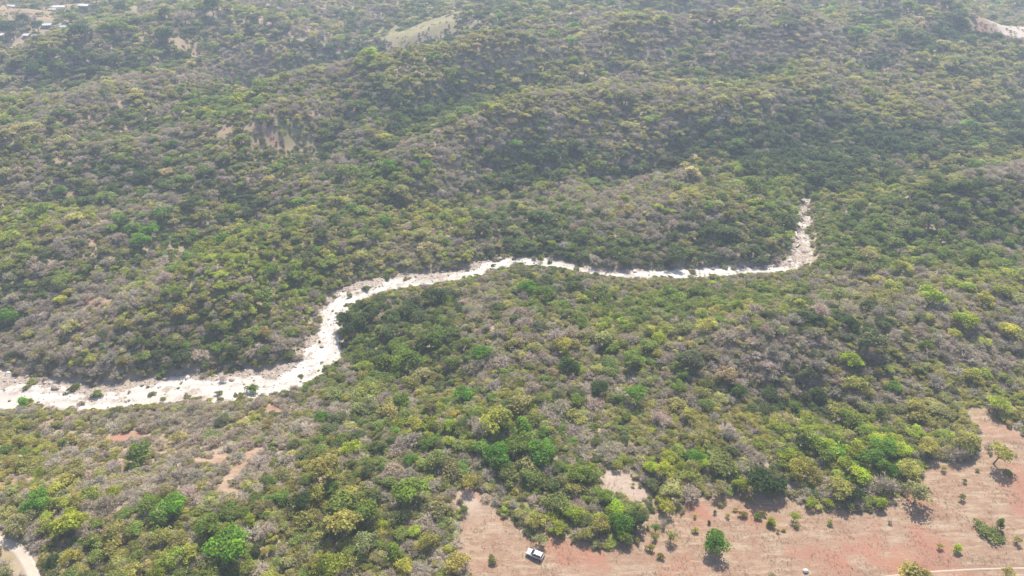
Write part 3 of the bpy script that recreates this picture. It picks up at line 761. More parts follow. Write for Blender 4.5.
HOUSES = [(47, 24, 6.4, 5.0, 'teal', 8), (27, 34, 4.6, 4.0, 'white', -12), (0, 34, 5.0, 4.2, 'white', 15), (64, 26, 4.2, 3.6, 'green', 20), (59, 5, 10.0, 5.0, 'white', 4), (84, 4, 9.0, 5.0, 'white', -6), (148, 1, 8.0, 5.0, 'blue', 5), (35, 35, 3.6, 3.2, 'green', -8), (53, 9, 4.6, 3.6, 'white', 12), (12, 5, 6.0, 4.0, 'white', -5)]
HPOS = []
for hx, hy, hw, hd, hc, hr in HOUSES:
    x, y = ground(hx, hy, 1.8); HPOS.append((x, y))
    for k in range(9): put(x, y - 5.0 * k, 5.2 - .2 * k)
CAR_F = np.array(ground(526.5, 550.5, .7)); CAR_R = np.array(ground(543.5, 557.5, .7))

# candidate points over everything the lens can see, with a margin all round
def candidates(n, y0, y1, margin):
    y = rng.uniform(y0, y1, n); x = rng.uniform(-1, 1, n) * (y * cp + CAM_Z * sp) * (W / 2 / FPX) * margin
    return x, y
CX, CY = [], []
for n, y0, y1, m in ((60000, 66, 200, 1.22), (80000, 200, 400, 1.15), (80000, 400, 830, 1.10)):
    a, b = candidates(n, y0, y1, m); CX.append(a); CY.append(b)
CX, CY = np.concatenate(CX), np.concatenate(CY)
perm = rng.permutation(len(CX)); CX, CY = CX[perm], CY[perm]
cd, _ = river_d(CX, CY, True)
cd_up = river_d(CX, CY + 6.0, True)[0]
CZ = terrain(CX, CY)
ctrack = track_d(CX, CY)
cclear = poly_sd(CX, CY, CLEAR); cpale = poly_sd(CX, CY, PALE)
cr, cw, cs = masks(CX, CY, cclear, cpale)
cclear = cclear + (fbm(CX / 4.5, CY / 4.5, 51, 3) - .52) * 3.6; cpale = cpale + (fbm(CX / 3, CY / 3, 52, 2) - .55) * 3.0
bare = np.clip(np.maximum(np.maximum(cr, cw), cs * .9), 0, 1)
sh_ = 4.0 / np.tan(np.arctan2(CAM_Z - CZ, CY)) * .6
bare2 = np.maximum.reduce(masks(CX, CY + sh_)) * (CY > 180)
cthin = thin_w(CX, CY)
# type weights
def type_weights(x, y):
    Wt = np.stack([np.full(x.shape, BASE_W[t]) for t in TYPES], 1)
    nz_dry = sstep(.42, .60, fbm(x / 40, y / 46, 201, 3)); nz_gr = sstep(.42, .62, fbm(x / 38 + 9, y / 46, 202, 3)); nz_li = sstep(.42, .7, fbm(x / 18 + 5, y / 22, 203, 3))
    Wt[:, TYPES.index('dry')] *= .14 + 2.9 * nz_dry
    Wt[:, TYPES.index('straw')] *= 1 + 4 * sstep(300, 500, y)
    for t in ('green', 'dark', 'vivid'): Wt[:, TYPES.index(t)] *= .3 + 2.0 * nz_gr
    for t in ('lime', 'yellow'): Wt[:, TYPES.index(t)] *= .4 + 2.0 * nz_li
    for b in ZONES:
        Wt[:, TYPES.index(b.kind)] += b.w(x, y) * 1.1
    return Wt / Wt.sum(1)[:, None]
Wt = type_weights(CX, CY)
conc = (terrain(CX + 22, CY) + terrain(CX - 22, CY) + terrain(CX, CY + 22) + terrain(CX, CY - 22)) / 4 - CZ
wet = sstep(.3, 3.0, conc) * sstep(200, 300, CY); crest = sstep(-.3, -3.0, conc) * sstep(200, 300, CY)
for t, a, b in (('dark', 2.6, .35), ('green', 1.6, .6), ('vivid', 1.3, .6), ('olive', .6, 1.3), ('dry', .4, 1.9), ('greygreen', .7, 1.2), ('straw', .4, 1.6)):
    Wt[:, TYPES.index(t)] *= (1 + (a - 1) * wet) * (1 + (b - 1) * crest)
left_thin = (cthin * ((CX < -30) & (CY < 215)))[:, None]
for t in TYPES:
    Wt[:, TYPES.index(t)] *= (1 + 1.6 * left_thin[:, 0]) if t == 'dry' else (1 - .7 * left_thin[:, 0]) if t not in ('olive', 'greygreen', 'straw') else 1
Wt /= Wt.sum(1)[:, None]
cum = Wt.cumsum(1); pick = (rng.uniform(0, 1, len(CX))[:, None] > cum).sum(1).clip(0, len(TYPES) - 1)
rad = np.exp(rng.normal(math.log(1.85), .44, len(CX))).clip(1.0, 4.3)
rad *= 1.06 + .5 * sstep(240, 520, CY)
nb_ = cd_up < cd
enc = (fbm(CX / 7, CY / 5, 303, 2) - .62) * 9.0; enc = np.where(CX > 12, np.where(nb_ & (CY < 236), .9, .3), np.minimum(enc, .6))

for k in range(len(CX)):
    x, y, r, t = CX[k], CY[k], rad[k], TYPES[pick[k]]
    d = cd[k]
    if t in ('dry', 'straw', 'olive'): r *= .88
    if t in ('dark', 'green'): r *= 1.08
    if t == 'dry': r = min(r * 1.1, 3.0)
    # keep the bed open: bushes at the near edge stay low
    if d < (r * .38 if nb_[k] else r * .1) + .2 + enc[k]: continue
    nearbank = 0 <= d < 15 and cd_up[k] < d
    if nearbank or d < 0: r = min(r, (1.5 if t == 'dry' and x < 12 else 1.0) + max(d, 0) * .13)
    if ctrack[k] < r * .8 + .3: continue
    if cclear[k] > -r * .55 or cpale[k] > -r * .7: continue
    if bare[k] > .66 and rng.uniform() < .9: continue
    if bare2[k] > .70: r = min(r, 1.1)
    if -cclear[k] < 7: r = min(r, 1.5 + .15 * max(-cclear[k], 0))
    if rng.uniform() < cthin[k] * (.72 if x < -40 and y < 215 else .45): continue
    if cthin[k] > .4: r *= .8
    if not near_ok(x, y, r, .47): continue
    form = random.choice(FORM[t]); idx = random.choice(KIND_IDX[form])
    h = r * PROTO[idx]['hgt'] * random.uniform(.6, 1.1)
    ec = -cclear[k]
    if ec < 9: h *= .5 + .05 * ec
    plants.append([x, y, r, h, t, idx, 0, 0, 0, k]); put(x, y, r)
print('plants', len(plants))

# low undergrowth between the trees
UX, UY = candidates(170000, 66, 520, 1.2)
ud, _ = river_d(UX, UY, True); uclear = poly_sd(UX, UY, CLEAR); upale = poly_sd(UX, UY, PALE); utr = track_d(UX, UY)
ur, uw, us = masks(UX, UY, uclear, upale)
uclear = uclear + (fbm(UX / 4.5, UY / 4.5, 51, 3) - .52) * 3.6
ubare = np.maximum(np.maximum(ur, uw), us * .6)
ok = (((ud < -.5) & (UX < 10) & (rng.uniform(0, 1, len(UX)) < .03)) | (ud > .4 + np.minimum((fbm(UX / 7, UY / 5, 303, 2) - .6) * 10, .4))) & (uclear < rng.exponential(1.6, len(UX)) - .8) & (upale < -.3) & (utr > .5) & (rng.uniform(0, 1, len(UX)) > ubare * .9) & (rng.uniform(0, 1, len(UX)) > .55 * thin_w(UX, UY) * (UX < -30) * (UY < 215))
UX, UY = UX[ok][:80000], UY[ok][:80000]

# ------------------------------------------------------------------ which plants become things of their own
PA = np.array([[p[0], p[1], p[2], p[3]] for p in plants])
PZ = terrain(PA[:, 0], PA[:, 1]) - .05
u, v, dep = project(PA[:, 0], PA[:, 1], PZ + PA[:, 3] * .55)
size = PA[:, 2] / dep * FPX * 2
inframe = (u > 4) & (u < W - 4) & (v > 4) & (v < H - 4)
flag = np.array([p[6] for p in plants]); typ_a = np.array([p[4] for p in plants])
is_dry = (typ_a == 'dry')
single = flag > 0
for grp in (~is_dry & (flag != 2), is_dry & (flag != 2)):
    n_have = int((single & grp).sum())
    cand = np.where(grp & ~single & inframe)[0]
    cand = cand[np.argsort(-size[cand])][:max(0, 300 - n_have)]
    single[cand] = True

# ------------------------------------------------------------------ one mass of plants through geometry nodes
def instancer(name, pts, rot, scl, idx, tint, protos, label, cat):
    src = bpy.data.collections.new('source_' + name)
    for i, m in enumerate(protos):
        src.objects.link(bpy.data.objects.new('source_%s_%03d' % (name, i), m))
    me = bpy.data.meshes.new(name)
    me.vertices.add(len(pts)); me.vertices.foreach_set('co', np.asarray(pts, np.float32).ravel())
    for nm, ty, arr, key in (('rot', 'FLOAT_VECTOR', rot, 'vector'), ('scl', 'FLOAT_VECTOR', scl, 'vector'), ('pick', 'INT', idx, 'value'), ('tint', 'FLOAT_COLOR', tint, 'color')):
        a = me.attributes.new(nm, ty, 'POINT')
        a.data.foreach_set(key, np.asarray(arr, np.int32 if ty == 'INT' else np.float32).ravel())
    ng = bpy.data.node_groups.new(name, 'GeometryNodeTree')
    ng.interface.new_socket('Geometry', in_out='INPUT', socket_type='NodeSocketGeometry')
    ng.interface.new_socket('Geometry', in_out='OUTPUT', socket_type='NodeSocketGeometry')
    nd, lk = ng.nodes, ng.links
    gi, go = nd.new('NodeGroupInput'), nd.new('NodeGroupOutput')
    ci = nd.new('GeometryNodeCollectionInfo'); ci.inputs['Collection'].default_value = src
    ci.inputs['Separate Children'].default_value = True; ci.inputs['Reset Children'].default_value = True
    mp = nd.new('GeometryNodeMeshToPoints')
    io = nd.new('GeometryNodeInstanceOnPoints'); io.inputs['Pick Instance'].default_value = True
    def attr(nm, ty):
        n = nd.new('GeometryNodeInputNamedAttribute'); n.data_type = ty; n.inputs['Name'].default_value = nm
        return n.outputs['Attribute']
    lk.new(gi.outputs[0], mp.inputs['Mesh']); lk.new(mp.outputs[0], io.inputs['Points'])
    lk.new(ci.outputs[0], io.inputs['Instance'])
    lk.new(attr('pick', 'INT'), io.inputs['Instance Index'])
    e2r = nd.new('FunctionNodeEulerToRotation'); lk.new(attr('rot', 'FLOAT_VECTOR'), e2r.inputs[0]); lk.new(e2r.outputs[0], io.inputs['Rotation'])
    lk.new(attr('scl', 'FLOAT_VECTOR'), io.inputs['Scale'])
    lk.new(io.outputs[0], go.inputs[0])
    o = link(name, me, kind='stuff', label=label, category=cat)
    md = o.modifiers.new('scatter', 'NODES'); md.node_group = ng
    return o

def rgba(c):
    c = np.asarray(c); return np.concatenate([c, np.ones((len(c), 1))], 1)

tr = np.random.default_rng(99)
local_tint = Wt @ TARR
tints = np.array([jitter_tint(p[4], tr, local_tint[p[9]] if len(p) > 9 and p[4] != 'dry' else None) for p in plants])
rots = np.stack([tr.normal(0, .06, len(plants)), tr.normal(0, .06, len(plants)), tr.uniform(0, 6.283, len(plants))], 1)
pidx = np.array([p[5] for p in plants])
hg = np.array([PROTO[i]['hgt'] for i in pidx])
scl = np.stack([PA[:, 2] * tr.uniform(.92, 1.1, len(plants)), PA[:, 2] * tr.uniform(.92, 1.1, len(plants)), PA[:, 3] / hg], 1)
pts = np.stack([PA[:, 0], PA[:, 1], PZ], 1)
JO = [p['joined'] for p in PROTO]
rest_g = np.where(~single & ~is_dry)[0]; rest_d = np.where(~single & is_dry)[0]
instancer('woodland', pts[rest_g], rots[rest_g], scl[rest_g], pidx[rest_g], rgba(tints[rest_g]), JO, 'green and olive dry-forest woodland covering the hills on both sides of the riverbed', 'woodland')
instancer('leafless_scrub', pts[rest_d], rots[rest_d], scl[rest_d], pidx[rest_d], rgba(tints[rest_d]), JO, 'grey leafless scrub woodland mixed among the green trees on the hills', 'scrub')
nU = len(UX)
ut = tr.choice(['olive', 'greygreen', 'dry', 'straw', 'lime', 'green'], nU, p=[.28, .2, .24, .1, .1, .08])
ui = np.array([random.choice(KIND_IDX['bare'] if t == 'dry' else KIND_IDX['bush']) for t in ut])
us_ = tr.uniform(.5, 1.6, nU)
instancer('undergrowth', np.stack([UX, UY, draped(UX, UY) - .05], 1), np.stack([np.zeros(nU), np.zeros(nU), tr.uniform(0, 6.28, nU)], 1), np.stack([us_, us_, us_ * tr.uniform(.7, 1.2, nU)], 1), ui,
          rgba(np.array([jitter_tint(t, tr, None if t == 'dry' else q) for t, q in zip(ut, type_weights(UX, UY) @ TARR)])), JO, 'low brown and olive undergrowth between the trees', 'undergrowth')

# thin dry grass on the cleared field
def tuft(seed):
    r = np.random.default_rng(seed); V, F = [], []
    for i in range(12):
        a = r.uniform(0, 6.28); p = np.array([*r.normal(0, .35, 2), 0]); w = np.array([-math.sin(a), math.cos(a), 0]) * .05
        tip = p + np.array([math.cos(a) * .5, math.sin(a) * .5, r.uniform(.5, 1.1)])
        k = len(V); V += [p - w, p + w, tip + w * .2, tip - w * .2]; F.append((k, k + 1, k + 2, k + 3))
    return np.array(V), np.array(F)
def tint_plain(name, rough=.9):
    m, nd, lk = new_mat(name)
    out = N(nd, 'ShaderNodeOutputMaterial'); b = N(nd, 'ShaderNodeBsdfPrincipled')
    at = N(nd, 'ShaderNodeAttribute', attribute_name='tint', attribute_type='INSTANCER')
    lk.new(at.outputs['Color'], b.inputs['Base Color']); b.inputs['Roughness'].default_value = rough; b.inputs['Specular IOR Level'].default_value = .2
    lk.new(b.outputs[0], out.inputs['Surface'])
    return m
M_TUFT = tint_plain('straw_blades'); M_ROCK = tint_plain('rubble')
TU = [fast_mesh('tuft', *tuft(600 + i), M_TUFT, False) for i in range(4)]
TX, TY = candidates(100000, 66, 190, 1.2)
tc_, tp_ = poly_sd(TX, TY, CLEAR), poly_sd(TX, TY, PALE)
ok = ((tc_ > -2) | (tp_ > -1)) & (fbm(TX / 4, TY / 4, 55, 3) + rng.normal(0, .1, len(TX)) > .5) & (track_d(TX, TY) > .2)
TX, TY = TX[ok][:26000], TY[ok][:26000]; nT = len(TX)
ts = tr.uniform(.15, .36, nT)
tcol = np.array([[.54, .42, .28], [.46, .36, .23], [.6, .50, .37], [.36, .30, .17]])[tr.integers(0, 4, nT)] * tr.uniform(.8, 1.2, (nT, 1))
instancer('dry_grass', np.stack([TX, TY, draped(TX, TY)], 1), np.stack([np.zeros(nT), np.zeros(nT), tr.uniform(0, 6.28, nT)], 1), np.stack([ts, ts, ts], 1), tr.integers(0, 4, nT), rgba(tcol), TU,
          'sparse tufts of dry straw grass over the red cleared field', 'grass')

# rubble in the riverbed
def rock(seed, rough=.25):
    bm = bmesh.new(); bmesh.ops.create_icosphere(bm, subdivisions=2, radius=1.0)
    r = np.random.default_rng(seed); ph = r.uniform(0, 6, 9)
    for vt in bm.verts:
        c = vt.co
        k = 1 + rough * (math.sin(c.x * 2.3 + ph[0]) + math.sin(c.y * 2.7 + ph[1]) + math.sin(c.z * 3.1 + ph[2])) * .6 + r.normal(0, .05)
        vt.co = Vector((c.x * k, c.y * k * .8, c.z * k * .55))
    me = bpy.data.meshes.new('rock'); bm.to_mesh(me); bm.free()
    return me
ROCKS = []
for i in range(5):
    m = rock(700 + i); m.materials.append(M_ROCK); ROCKS.append(m)
kq = tr.integers(0, n_s, 5200); tq = tr.uniform(.0, 1.0, 5200)
ok = tr.uniform(0, 1, 5200) < (.15 + .85 * gravel.reshape(n_s, NV)[kq, (np.clip((tq + .12) / 1.24, 0, 1) * (NV - 1)).astype(int)])
kq, tq = kq[ok], tq[ok]
ZG = Zr.reshape(n_s, NV); XG, YG = X, Y
col_ = np.clip((tq + .12) / 1.24 * (NV - 1), 0, NV - 1.001)
c0 = col_.astype(int); fr = col_ - c0
def samp(G): return G[kq, c0] * (1 - fr) + G[kq, c0 + 1] * fr
rx_, ry_, rz_ = samp(XG), samp(YG), samp(ZG)
nR = len(rx_); rs = np.exp(tr.normal(math.log(.22), .5, nR)).clip(.08, .8)
rcol = np.array([[.50, .45, .39], [.33, .27, .22], [.62, .57, .51], [.25, .2, .17]])[tr.choice(4, nR, p=[.3, .3, .2, .2])] * tr.uniform(.8, 1.15, (nR, 1))
instancer('river_rubble', np.stack([rx_, ry_, rz_], 1), tr.uniform(0, 6.28, (nR, 3)) * np.array([.08, .08, 1]), np.stack([rs, rs, rs], 1), tr.integers(0, 5, nR), rgba(rcol), ROCKS,
          'brown and grey stones scattered along the dry riverbed', 'stones')

# ------------------------------------------------------------------ trees and shrubs as things of their own, with labels that point at each
LAND = [((535, 552), 'white car'), ((622, 487), 'pale bare patch'), ((718, 541), 'lone round tree on red field'), ((985, 528), 'flat sprawling shrub on red field'),
        ((998, 455), 'umbrella tree on red field'), ((463, 497), 'pale tip of red field'), ((22, 556), 'dirt track in lower left corner'), ((240, 470), 'narrow reddish path'),
        ((325, 345), 'riverbed bend'), ((20, 390), 'left end of riverbed'), ((125, 438), 'reddish slope below riverbed'), ((727, 377), 'straw coloured tree'), ((482, 354), 'vivid green tree below riverbed'),
        ((520, 260), 'crest of riverbed'), ((875, 462), 'vivid green tree above red field'), ((562, 345), 'yellow tree mid slope'), ((930, 297), 'lime green tree at right'), ((800, 250), 'riverbed fork'),
        ((1003, 425), 'red soil at right edge'), ((330, 566), 'lime tree on bottom edge'), ((400, 400), 'green trees below river bend'), ((200, 385), 'wide riverbed at left'), ((638, 396), 'flat green tree mid slope'),
        ((665, 469), 'lime thicket above red field'), ((228, 550), 'big green tree at lower left'), ((1010, 330), 'yellow tree at right edge'), ((660, 273), 'long riverbed stretch'), ((140, 240), 'vivid green clump at left'),
        ((50, 20), 'village roofs'), ((852, 360), 'lime tree on grey slope'), ((410, 491), 'green tree left of red field'), ((690, 172), 'straw tree on far hill'), ((800, 505), 'upper edge of red field'), ((420, 27), 'straw field at top')]
CNAME = {'vivid': 'vivid green', 'green': 'mid green', 'dark': 'dark green', 'lime': 'lime green', 'olive': 'olive', 'yellow': 'yellowish', 'greygreen': 'grey-green', 'straw': 'straw coloured', 'dry': 'grey leafless'}
FNAME = {'dense': 'round tree', 'round': 'full round tree', 'loose': 'open-crowned tree', 'bush': 'low bush', 'bare': 'scrub tree', 'umbrella': 'flat-topped tree'}
ORD = ['nearest', 'second nearest', 'third nearest', 'fourth nearest', 'fifth nearest', 'sixth nearest', 'seventh nearest', 'eighth nearest', 'ninth nearest', 'tenth nearest', 'eleventh nearest', 'twelfth nearest',
       'thirteenth nearest', 'fourteenth nearest', 'fifteenth nearest', 'sixteenth nearest', 'seventeenth nearest', 'eighteenth nearest', 'nineteenth nearest', 'twentieth nearest']
SPECIAL = {(998, 455): 'lone flat-topped tree with bare trunk standing on red field', (718, 541): 'lone round vivid green tree casting a shadow on red field', (540, 538): 'sparse grey-green sapling right behind the white car',
           (727, 376): 'straw coloured flowering tree standing out mid slope', (690, 172): 'straw coloured tree alone on far green hill', (985, 529): 'flat green shrub sprawling on red field', (1000, 522): 'narrow upright shrub touching the flat green shrub',
           (388, 276): 'small green tree growing in riverbed at its narrow left turn', (918, 494): 'airy grey-green tree at edge of red field casting broad shadow', (638, 396): 'flat-topped vivid green tree mid slope below riverbed', (22, 401): 'vivid green bush in riverbed near left picture edge',
           (915, 571): 'olive bush on bottom edge of picture beside wheel track', (73, 388): 'left of two green bushes on white riverbed sand', (96, 393): 'right of two green bushes on white riverbed sand', (482, 353): 'vivid green round tree alone among olive scrub mid slope', (562, 345): 'bright yellow-green tree mid slope below riverbed'}
def side(dx, dy):
    if abs(dx) > abs(dy) * 1.2: return 'right of' if dx > 0 else 'left of'
    return 'below' if dy > 0 else 'above'
buckets = {}
sel = np.where(single)[0]
LXY = np.array([l[0] for l in LAND], float)
label_of = {}
for i in sel:
    p = plants[i]
    key0 = (p[7], p[8])
    if p[6] and key0 in SPECIAL:
        label_of[i] = SPECIAL[key0]; continue
    dd = np.hypot((LXY[:, 0] - u[i]), (LXY[:, 1] - v[i]) * 1.3)
    dd[dd < 9] = 1e6
    k = int(dd.argmin())
    word = CNAME[p[4]] + ' ' + ('shrub' if p[6] == 2 else FNAME[PROTO[p[5]]['kind']])
    buckets.setdefault((word, k, side(u[i] - LXY[k, 0], v[i] - LXY[k, 1])), []).append((dd[k], i))
for (word, k, sd), lst in buckets.items():
    lst.sort()
    for n, (_, i) in enumerate(lst):
        if len(lst) == 1: label_of[i] = '%s growing %s %s' % (word, sd, LAND[k][1])
        else: label_of[i] = '%s, %s one %s %s' % (word, ORD[min(n, 19)], sd, LAND[k][1])
NAME = {'dense': 'leafy_tree', 'round': 'leafy_tree', 'loose': 'leafy_tree', 'bush': 'leafy_bush', 'bare': 'leafless_tree', 'umbrella': 'flat_topped_tree'}
for i in sel:
    p = plants[i]; pr = PROTO[p[5]]
    shrub = p[6] == 2
    root = bpy.data.objects.new('shrub' if shrub else NAME[pr['kind']], None)
    root.empty_display_size = .5
    root.location = pts[i]; root.rotation_euler = rots[i]; root.scale = scl[i]
    COL.objects.link(root)
    root['label'] = label_of[i]
    root['category'] = 'shrub' if shrub else ('bush' if pr['kind'] == 'bush' else 'tree')
    root['group'] = 'shrubs on the red field' if shrub else ('grey leafless trees on the slopes' if p[4] == 'dry' else 'green trees on the slopes')
    c = bpy.data.objects.new('crown', pr['crown']); COL.objects.link(c); c.parent = root
    c['tint'] = [float(q) for q in tints[i]] + [1.0]
    t = bpy.data.objects.new('trunk', pr['trunk']); COL.objects.link(t); t.parent = root

# ------------------------------------------------------------------ the parked car
def empty(name, loc, rz=0.0, **props):
    o = bpy.data.objects.new(name, None); o.empty_display_size = .5
    o.location = loc; o.rotation_euler = (0, 0, rz); COL.objects.link(o)
    for k, v in props.items(): o[k] = v
    return o

def bm_obj(name, bm, mat, parent=None, bevel=0.0, seg=2, smooth=False):
    if bevel:
        bmesh.ops.bevel(bm, geom=bm.edges[:], offset=bevel, segments=seg, affect='EDGES', profile=.7)
    bmesh.ops.recalc_face_normals(bm, faces=bm.faces[:])
    me = bpy.data.meshes.new(name); bm.to_mesh(me); bm.free(); me.materials.append(mat)
    if smooth: me.polygons.foreach_set('use_smooth', np.ones(len(me.polygons), bool))
    return link(name, me, parent)

def prism(prof, y0, y1, top_in=0.0, zr=None):
    """side profile (x, z) drawn across the width; upper points lean inwards by top_in"""
    bm = bmesh.new()
    zs = [p[1] for p in prof]; lo, hi = zr or (min(zs), max(zs))
    a, b = [], []
    for x, z in prof:
        f = top_in * max(0, (z - lo) / (hi - lo))
        a.append(bm.verts.new((x, y0 + f, z))); b.append(bm.verts.new((x, y1 - f, z)))
    bm.faces.new(a); bm.faces.new(b[::-1])
    for i in range(len(a)):
        j = (i + 1) % len(a); bm.faces.new((a[i], b[i], b[j], a[j]))
    return bm

def box(c, s):
    bm = bmesh.new(); bmesh.ops.create_cube(bm, size=1.0)
    for vt in bm.verts: vt.co = Vector((vt.co.x * s[0] + c[0], vt.co.y * s[1] + c[1], vt.co.z * s[2] + c[2]))
    return bm

def quad_slab(P, t):
    """thin panel from four corners, thickened along its normal"""
    P = [Vector(p) for p in P]; n = (P[1] - P[0]).cross(P[3] - P[0]).normalized()
    bm = bmesh.new(); a = [bm.verts.new(p - n * t) for p in P]; b = [bm.verts.new(p + n * t) for p in P]
    bm.faces.new(a); bm.faces.new(b[::-1])
    for i in range(4):
        j = (i + 1) % 4; bm.faces.new((a[i], b[i], b[j], a[j]))
    return bm

def wheel_bm(x, y, r, w, inner=0.0):
    bm = bmesh.new()
    bmesh.ops.create_cone(bm, cap_ends=True, segments=24, radius1=r, radius2=r, depth=w, matrix=Matrix.Translation((x, y, 0.34)) @ Matrix.Rotation(math.pi / 2, 4, 'X'))
    return bm

M_PAINT = plain('white_paint', (.62, .62, .62), .35, vary=.03, scale=1, spec=.5, coat=.6)
M_GLASSD = plain('tinted_glass', (.025, .03, .035), .08, vary=.05, scale=1, spec=.6)
M_RUBBER = plain('rubber', (.03, .03, .03), .8, vary=.2)
M_ALLOY = plain('alloy', (.5, .5, .52), .35, .8)
M_TRIM = plain('black_trim', (.04, .04, .045), .5)
M_LAMP = plain('lamp_lens', (.75, .76, .78), .15, vary=.03)
M_TAIL = plain('tail_lens', (.35, .02, .02), .2, vary=.05)

ctr = (CAR_F + CAR_R) / 2; hd = CAR_F - CAR_R
cxx, cyy = float(ctr[0]), float(ctr[1])
CAR_SCALE = .87
car = empty('parked_car', (cxx, cyy, float(draped(np.array([cxx]), np.array([cyy]))[0])), math.atan2(hd[1], hd[0]),
            label='white car with dark windows parked on the red cleared field', category='car')
car.scale = (CAR_SCALE,) * 3
body_prof = [(-2.15, .42), (-2.2, .62), (-2.16, .98), (-1.2, 1.02), (.62, 1.0), (1.35, .95), (1.98, .84), (2.18, .68), (2.2, .42), (1.78, .36), (1.7, .58), (1.5, .72), (1.22, .72), (1.02, .58), (.94, .34),
             (-.9, .34), (-.98, .58), (-1.18, .72), (-1.46, .72), (-1.66, .58), (-1.74, .38)]
body = bm_obj('body', prism(body_prof, -.89, .89, .05), M_PAINT, car, .03)
cab = bm_obj('cabin', prism([(-2.08, .97), (-1.86, 1.54), (-1.6, 1.6), (-.15, 1.6), (.1, 1.57), (.98, .97)], -.83, .83, .14), M_PAINT, car, .03)
bm_obj('roof', box((-.87, 0, 1.615), (1.5, 1.28, .05)), M_PAINT, cab, .02)
bm_obj('windshield', quad_slab([(.93, -.72, 1.02), (.93, .72, 1.02), (.20, .62, 1.555), (.20, -.62, 1.555)], .02), M_GLASSD, cab)
bm_obj('rear_window', quad_slab([(-2.075, .70, 1.05), (-2.075, -.70, 1.05), (-1.895, -.62, 1.50), (-1.895, .62, 1.50)], .02), M_GLASSD, cab)
def yw(z): return .83 - .14 * (z - .97) / .63 + .012
for sgn in (-1, 1):
    for (xa, xb, xc, xd) in ((-.62, .78, .12, -.62), (-1.45, -.7, -.7, -1.45), (-1.95, -1.52, -1.52, -1.78)):
        P = [(xa, sgn * yw(1.05), 1.05), (xb, sgn * yw(1.05), 1.05), (xc, sgn * yw(1.5), 1.5), (xd, sgn * yw(1.5), 1.5)]
        bm_obj('side_window', quad_slab(P, .012), M_GLASSD, cab)
    bm_obj('roof_rail', box((-.9, sgn * .6, 1.67), (1.6, .05, .05)), M_TRIM, cab)
    for xa, xb in ((-.6, .55), (-1.5, -.66)):
        dr = bm_obj('door', quad_slab([(xa, sgn * .885, .5), (xb, sgn * .885, .5), (xb, sgn * .862, .95), (xa, sgn * .862, .95)], .012), M_PAINT, body)
    bm_obj('mirror', box((.62, sgn * .98, 1.08), (.14, .2, .14)), M_PAINT, car, .03)
    bm_obj('headlight', box((2.08, sgn * .66, .74), (.2, .36, .14)), M_LAMP, car, .02)
    bm_obj('tail_light', box((-2.15, sgn * .72, .88), (.1, .26, .24)), M_TAIL, car, .02)
    bm_obj('sill', box((0, sgn * .86, .36), (1.8, .08, .12)), M_TRIM, car)
    for xw in (1.36, -1.32):
        wl = bm_obj('wheel', wheel_bm(xw, sgn * .8, .34, .22), M_RUBBER, car, .02)
        bm_obj('rim', wheel_bm(xw, sgn * .885, .21, .07), M_ALLOY, wl)
bm_obj('front_bumper', box((2.16, 0, .46), (.14, 1.66, .2)), M_TRIM, car, .03)
bm_obj('rear_bumper', box((-2.17, 0, .48), (.14, 1.66, .22)), M_TRIM, car, .03)
bm_obj('grille', box((2.17, 0, .68), (.06, .8, .14)), M_TRIM, car)
bm_obj('hood', quad_slab([(.7, -.72, 1.02), (1.95, -.66, .872), (1.95, .66, .872), (.7, .72, 1.02)], .012), M_PAINT, body)

# ------------------------------------------------------------------ the hamlet in the far corner
ROOFC = {'teal': (.62, .74, .74), 'white': (.80, .80, .80), 'green': (.48, .66, .58), 'blue': (.45, .58, .74)}
HL = ['square house with pale teal metal roof in the hamlet', 'small white-roofed house beside big dark tree', 'white-roofed house cut by the left picture edge', 'small house with pale green roof right of the teal roof',
      'long white-roofed house left of two at the top of hamlet', 'long white-roofed house right of two at the top of hamlet', 'house with pale blue roof at top edge of picture', 'tiny house with pale green roof right of small white-roofed house', 'small white-roofed house below the left long roof', 'white-roofed house in upper left corner of picture']
M_WALL = plain('limewashed_wall', (.55, .50, .44), .9, vary=.15, scale=1)
M_DOOR = plain('wood_door', (.16, .09, .05), .7)
M_PANE = plain('dark_pane', (.05, .06, .07), .2)
M_ROOF = {k: plain('metal_roof_' + k, c, .45, vary=.08, scale=.6) for k, c in ROOFC.items()}
for (hx, hy, hw, hdp, hc, hr), (x, y), lb in zip(HOUSES, HPOS, HL):
    x, y = float(x), float(y); zb = min(tz(x + a, y + b) for a in (-3, 3) for b in (-3, 3)) - .1
    e = empty('house', (x, y, zb), math.radians(hr), label=lb, category='house', group='houses of the hamlet')
    w2, d2, wh = hw / 2, hdp / 2, 2.6
    bm_obj('wall', prism([(-d2, 0), (d2, 0), (d2, wh), (0, wh + .8), (-d2, wh)], -w2, w2), M_WALL, e).rotation_euler = (0, 0, math.pi / 2)
    rf = empty('roof', (0, 0, 0)); bpy.data.objects.remove(rf)
    rf = bm_obj('roof', quad_slab([(-w2 - .4, -d2 - .5, wh - .12), (w2 + .4, -d2 - .5, wh - .12), (w2 + .4, .05, wh + .88), (-w2 - .4, .05, wh + .88)], .05), M_ROOF[hc], e)
    bm_obj('roof', quad_slab([(w2 + .4, d2 + .5, wh - .12), (-w2 - .4, d2 + .5, wh - .12), (-w2 - .4, -.05, wh + .88), (w2 + .4, -.05, wh + .88)], .05), M_ROOF[hc], e)
    bm_obj('ridge_cap', box((0, 0, wh + .93), (hw + .8, .3, .06)), M_ROOF[hc], rf)
    bm_obj('door', box((0, -d2 - .03, 1.0), (.9, .08, 2.0)), M_DOOR, e)
    for q in (-.32, .32):
        wn_ = bm_obj('window', box((q * hw, -d2 - .03, 1.5), (.9, .08, .9)), M_DOOR, e)
        bm_obj('pane', box((q * hw, -d2 - .075, 1.5), (.74, .02, .74)), M_PANE, wn_)

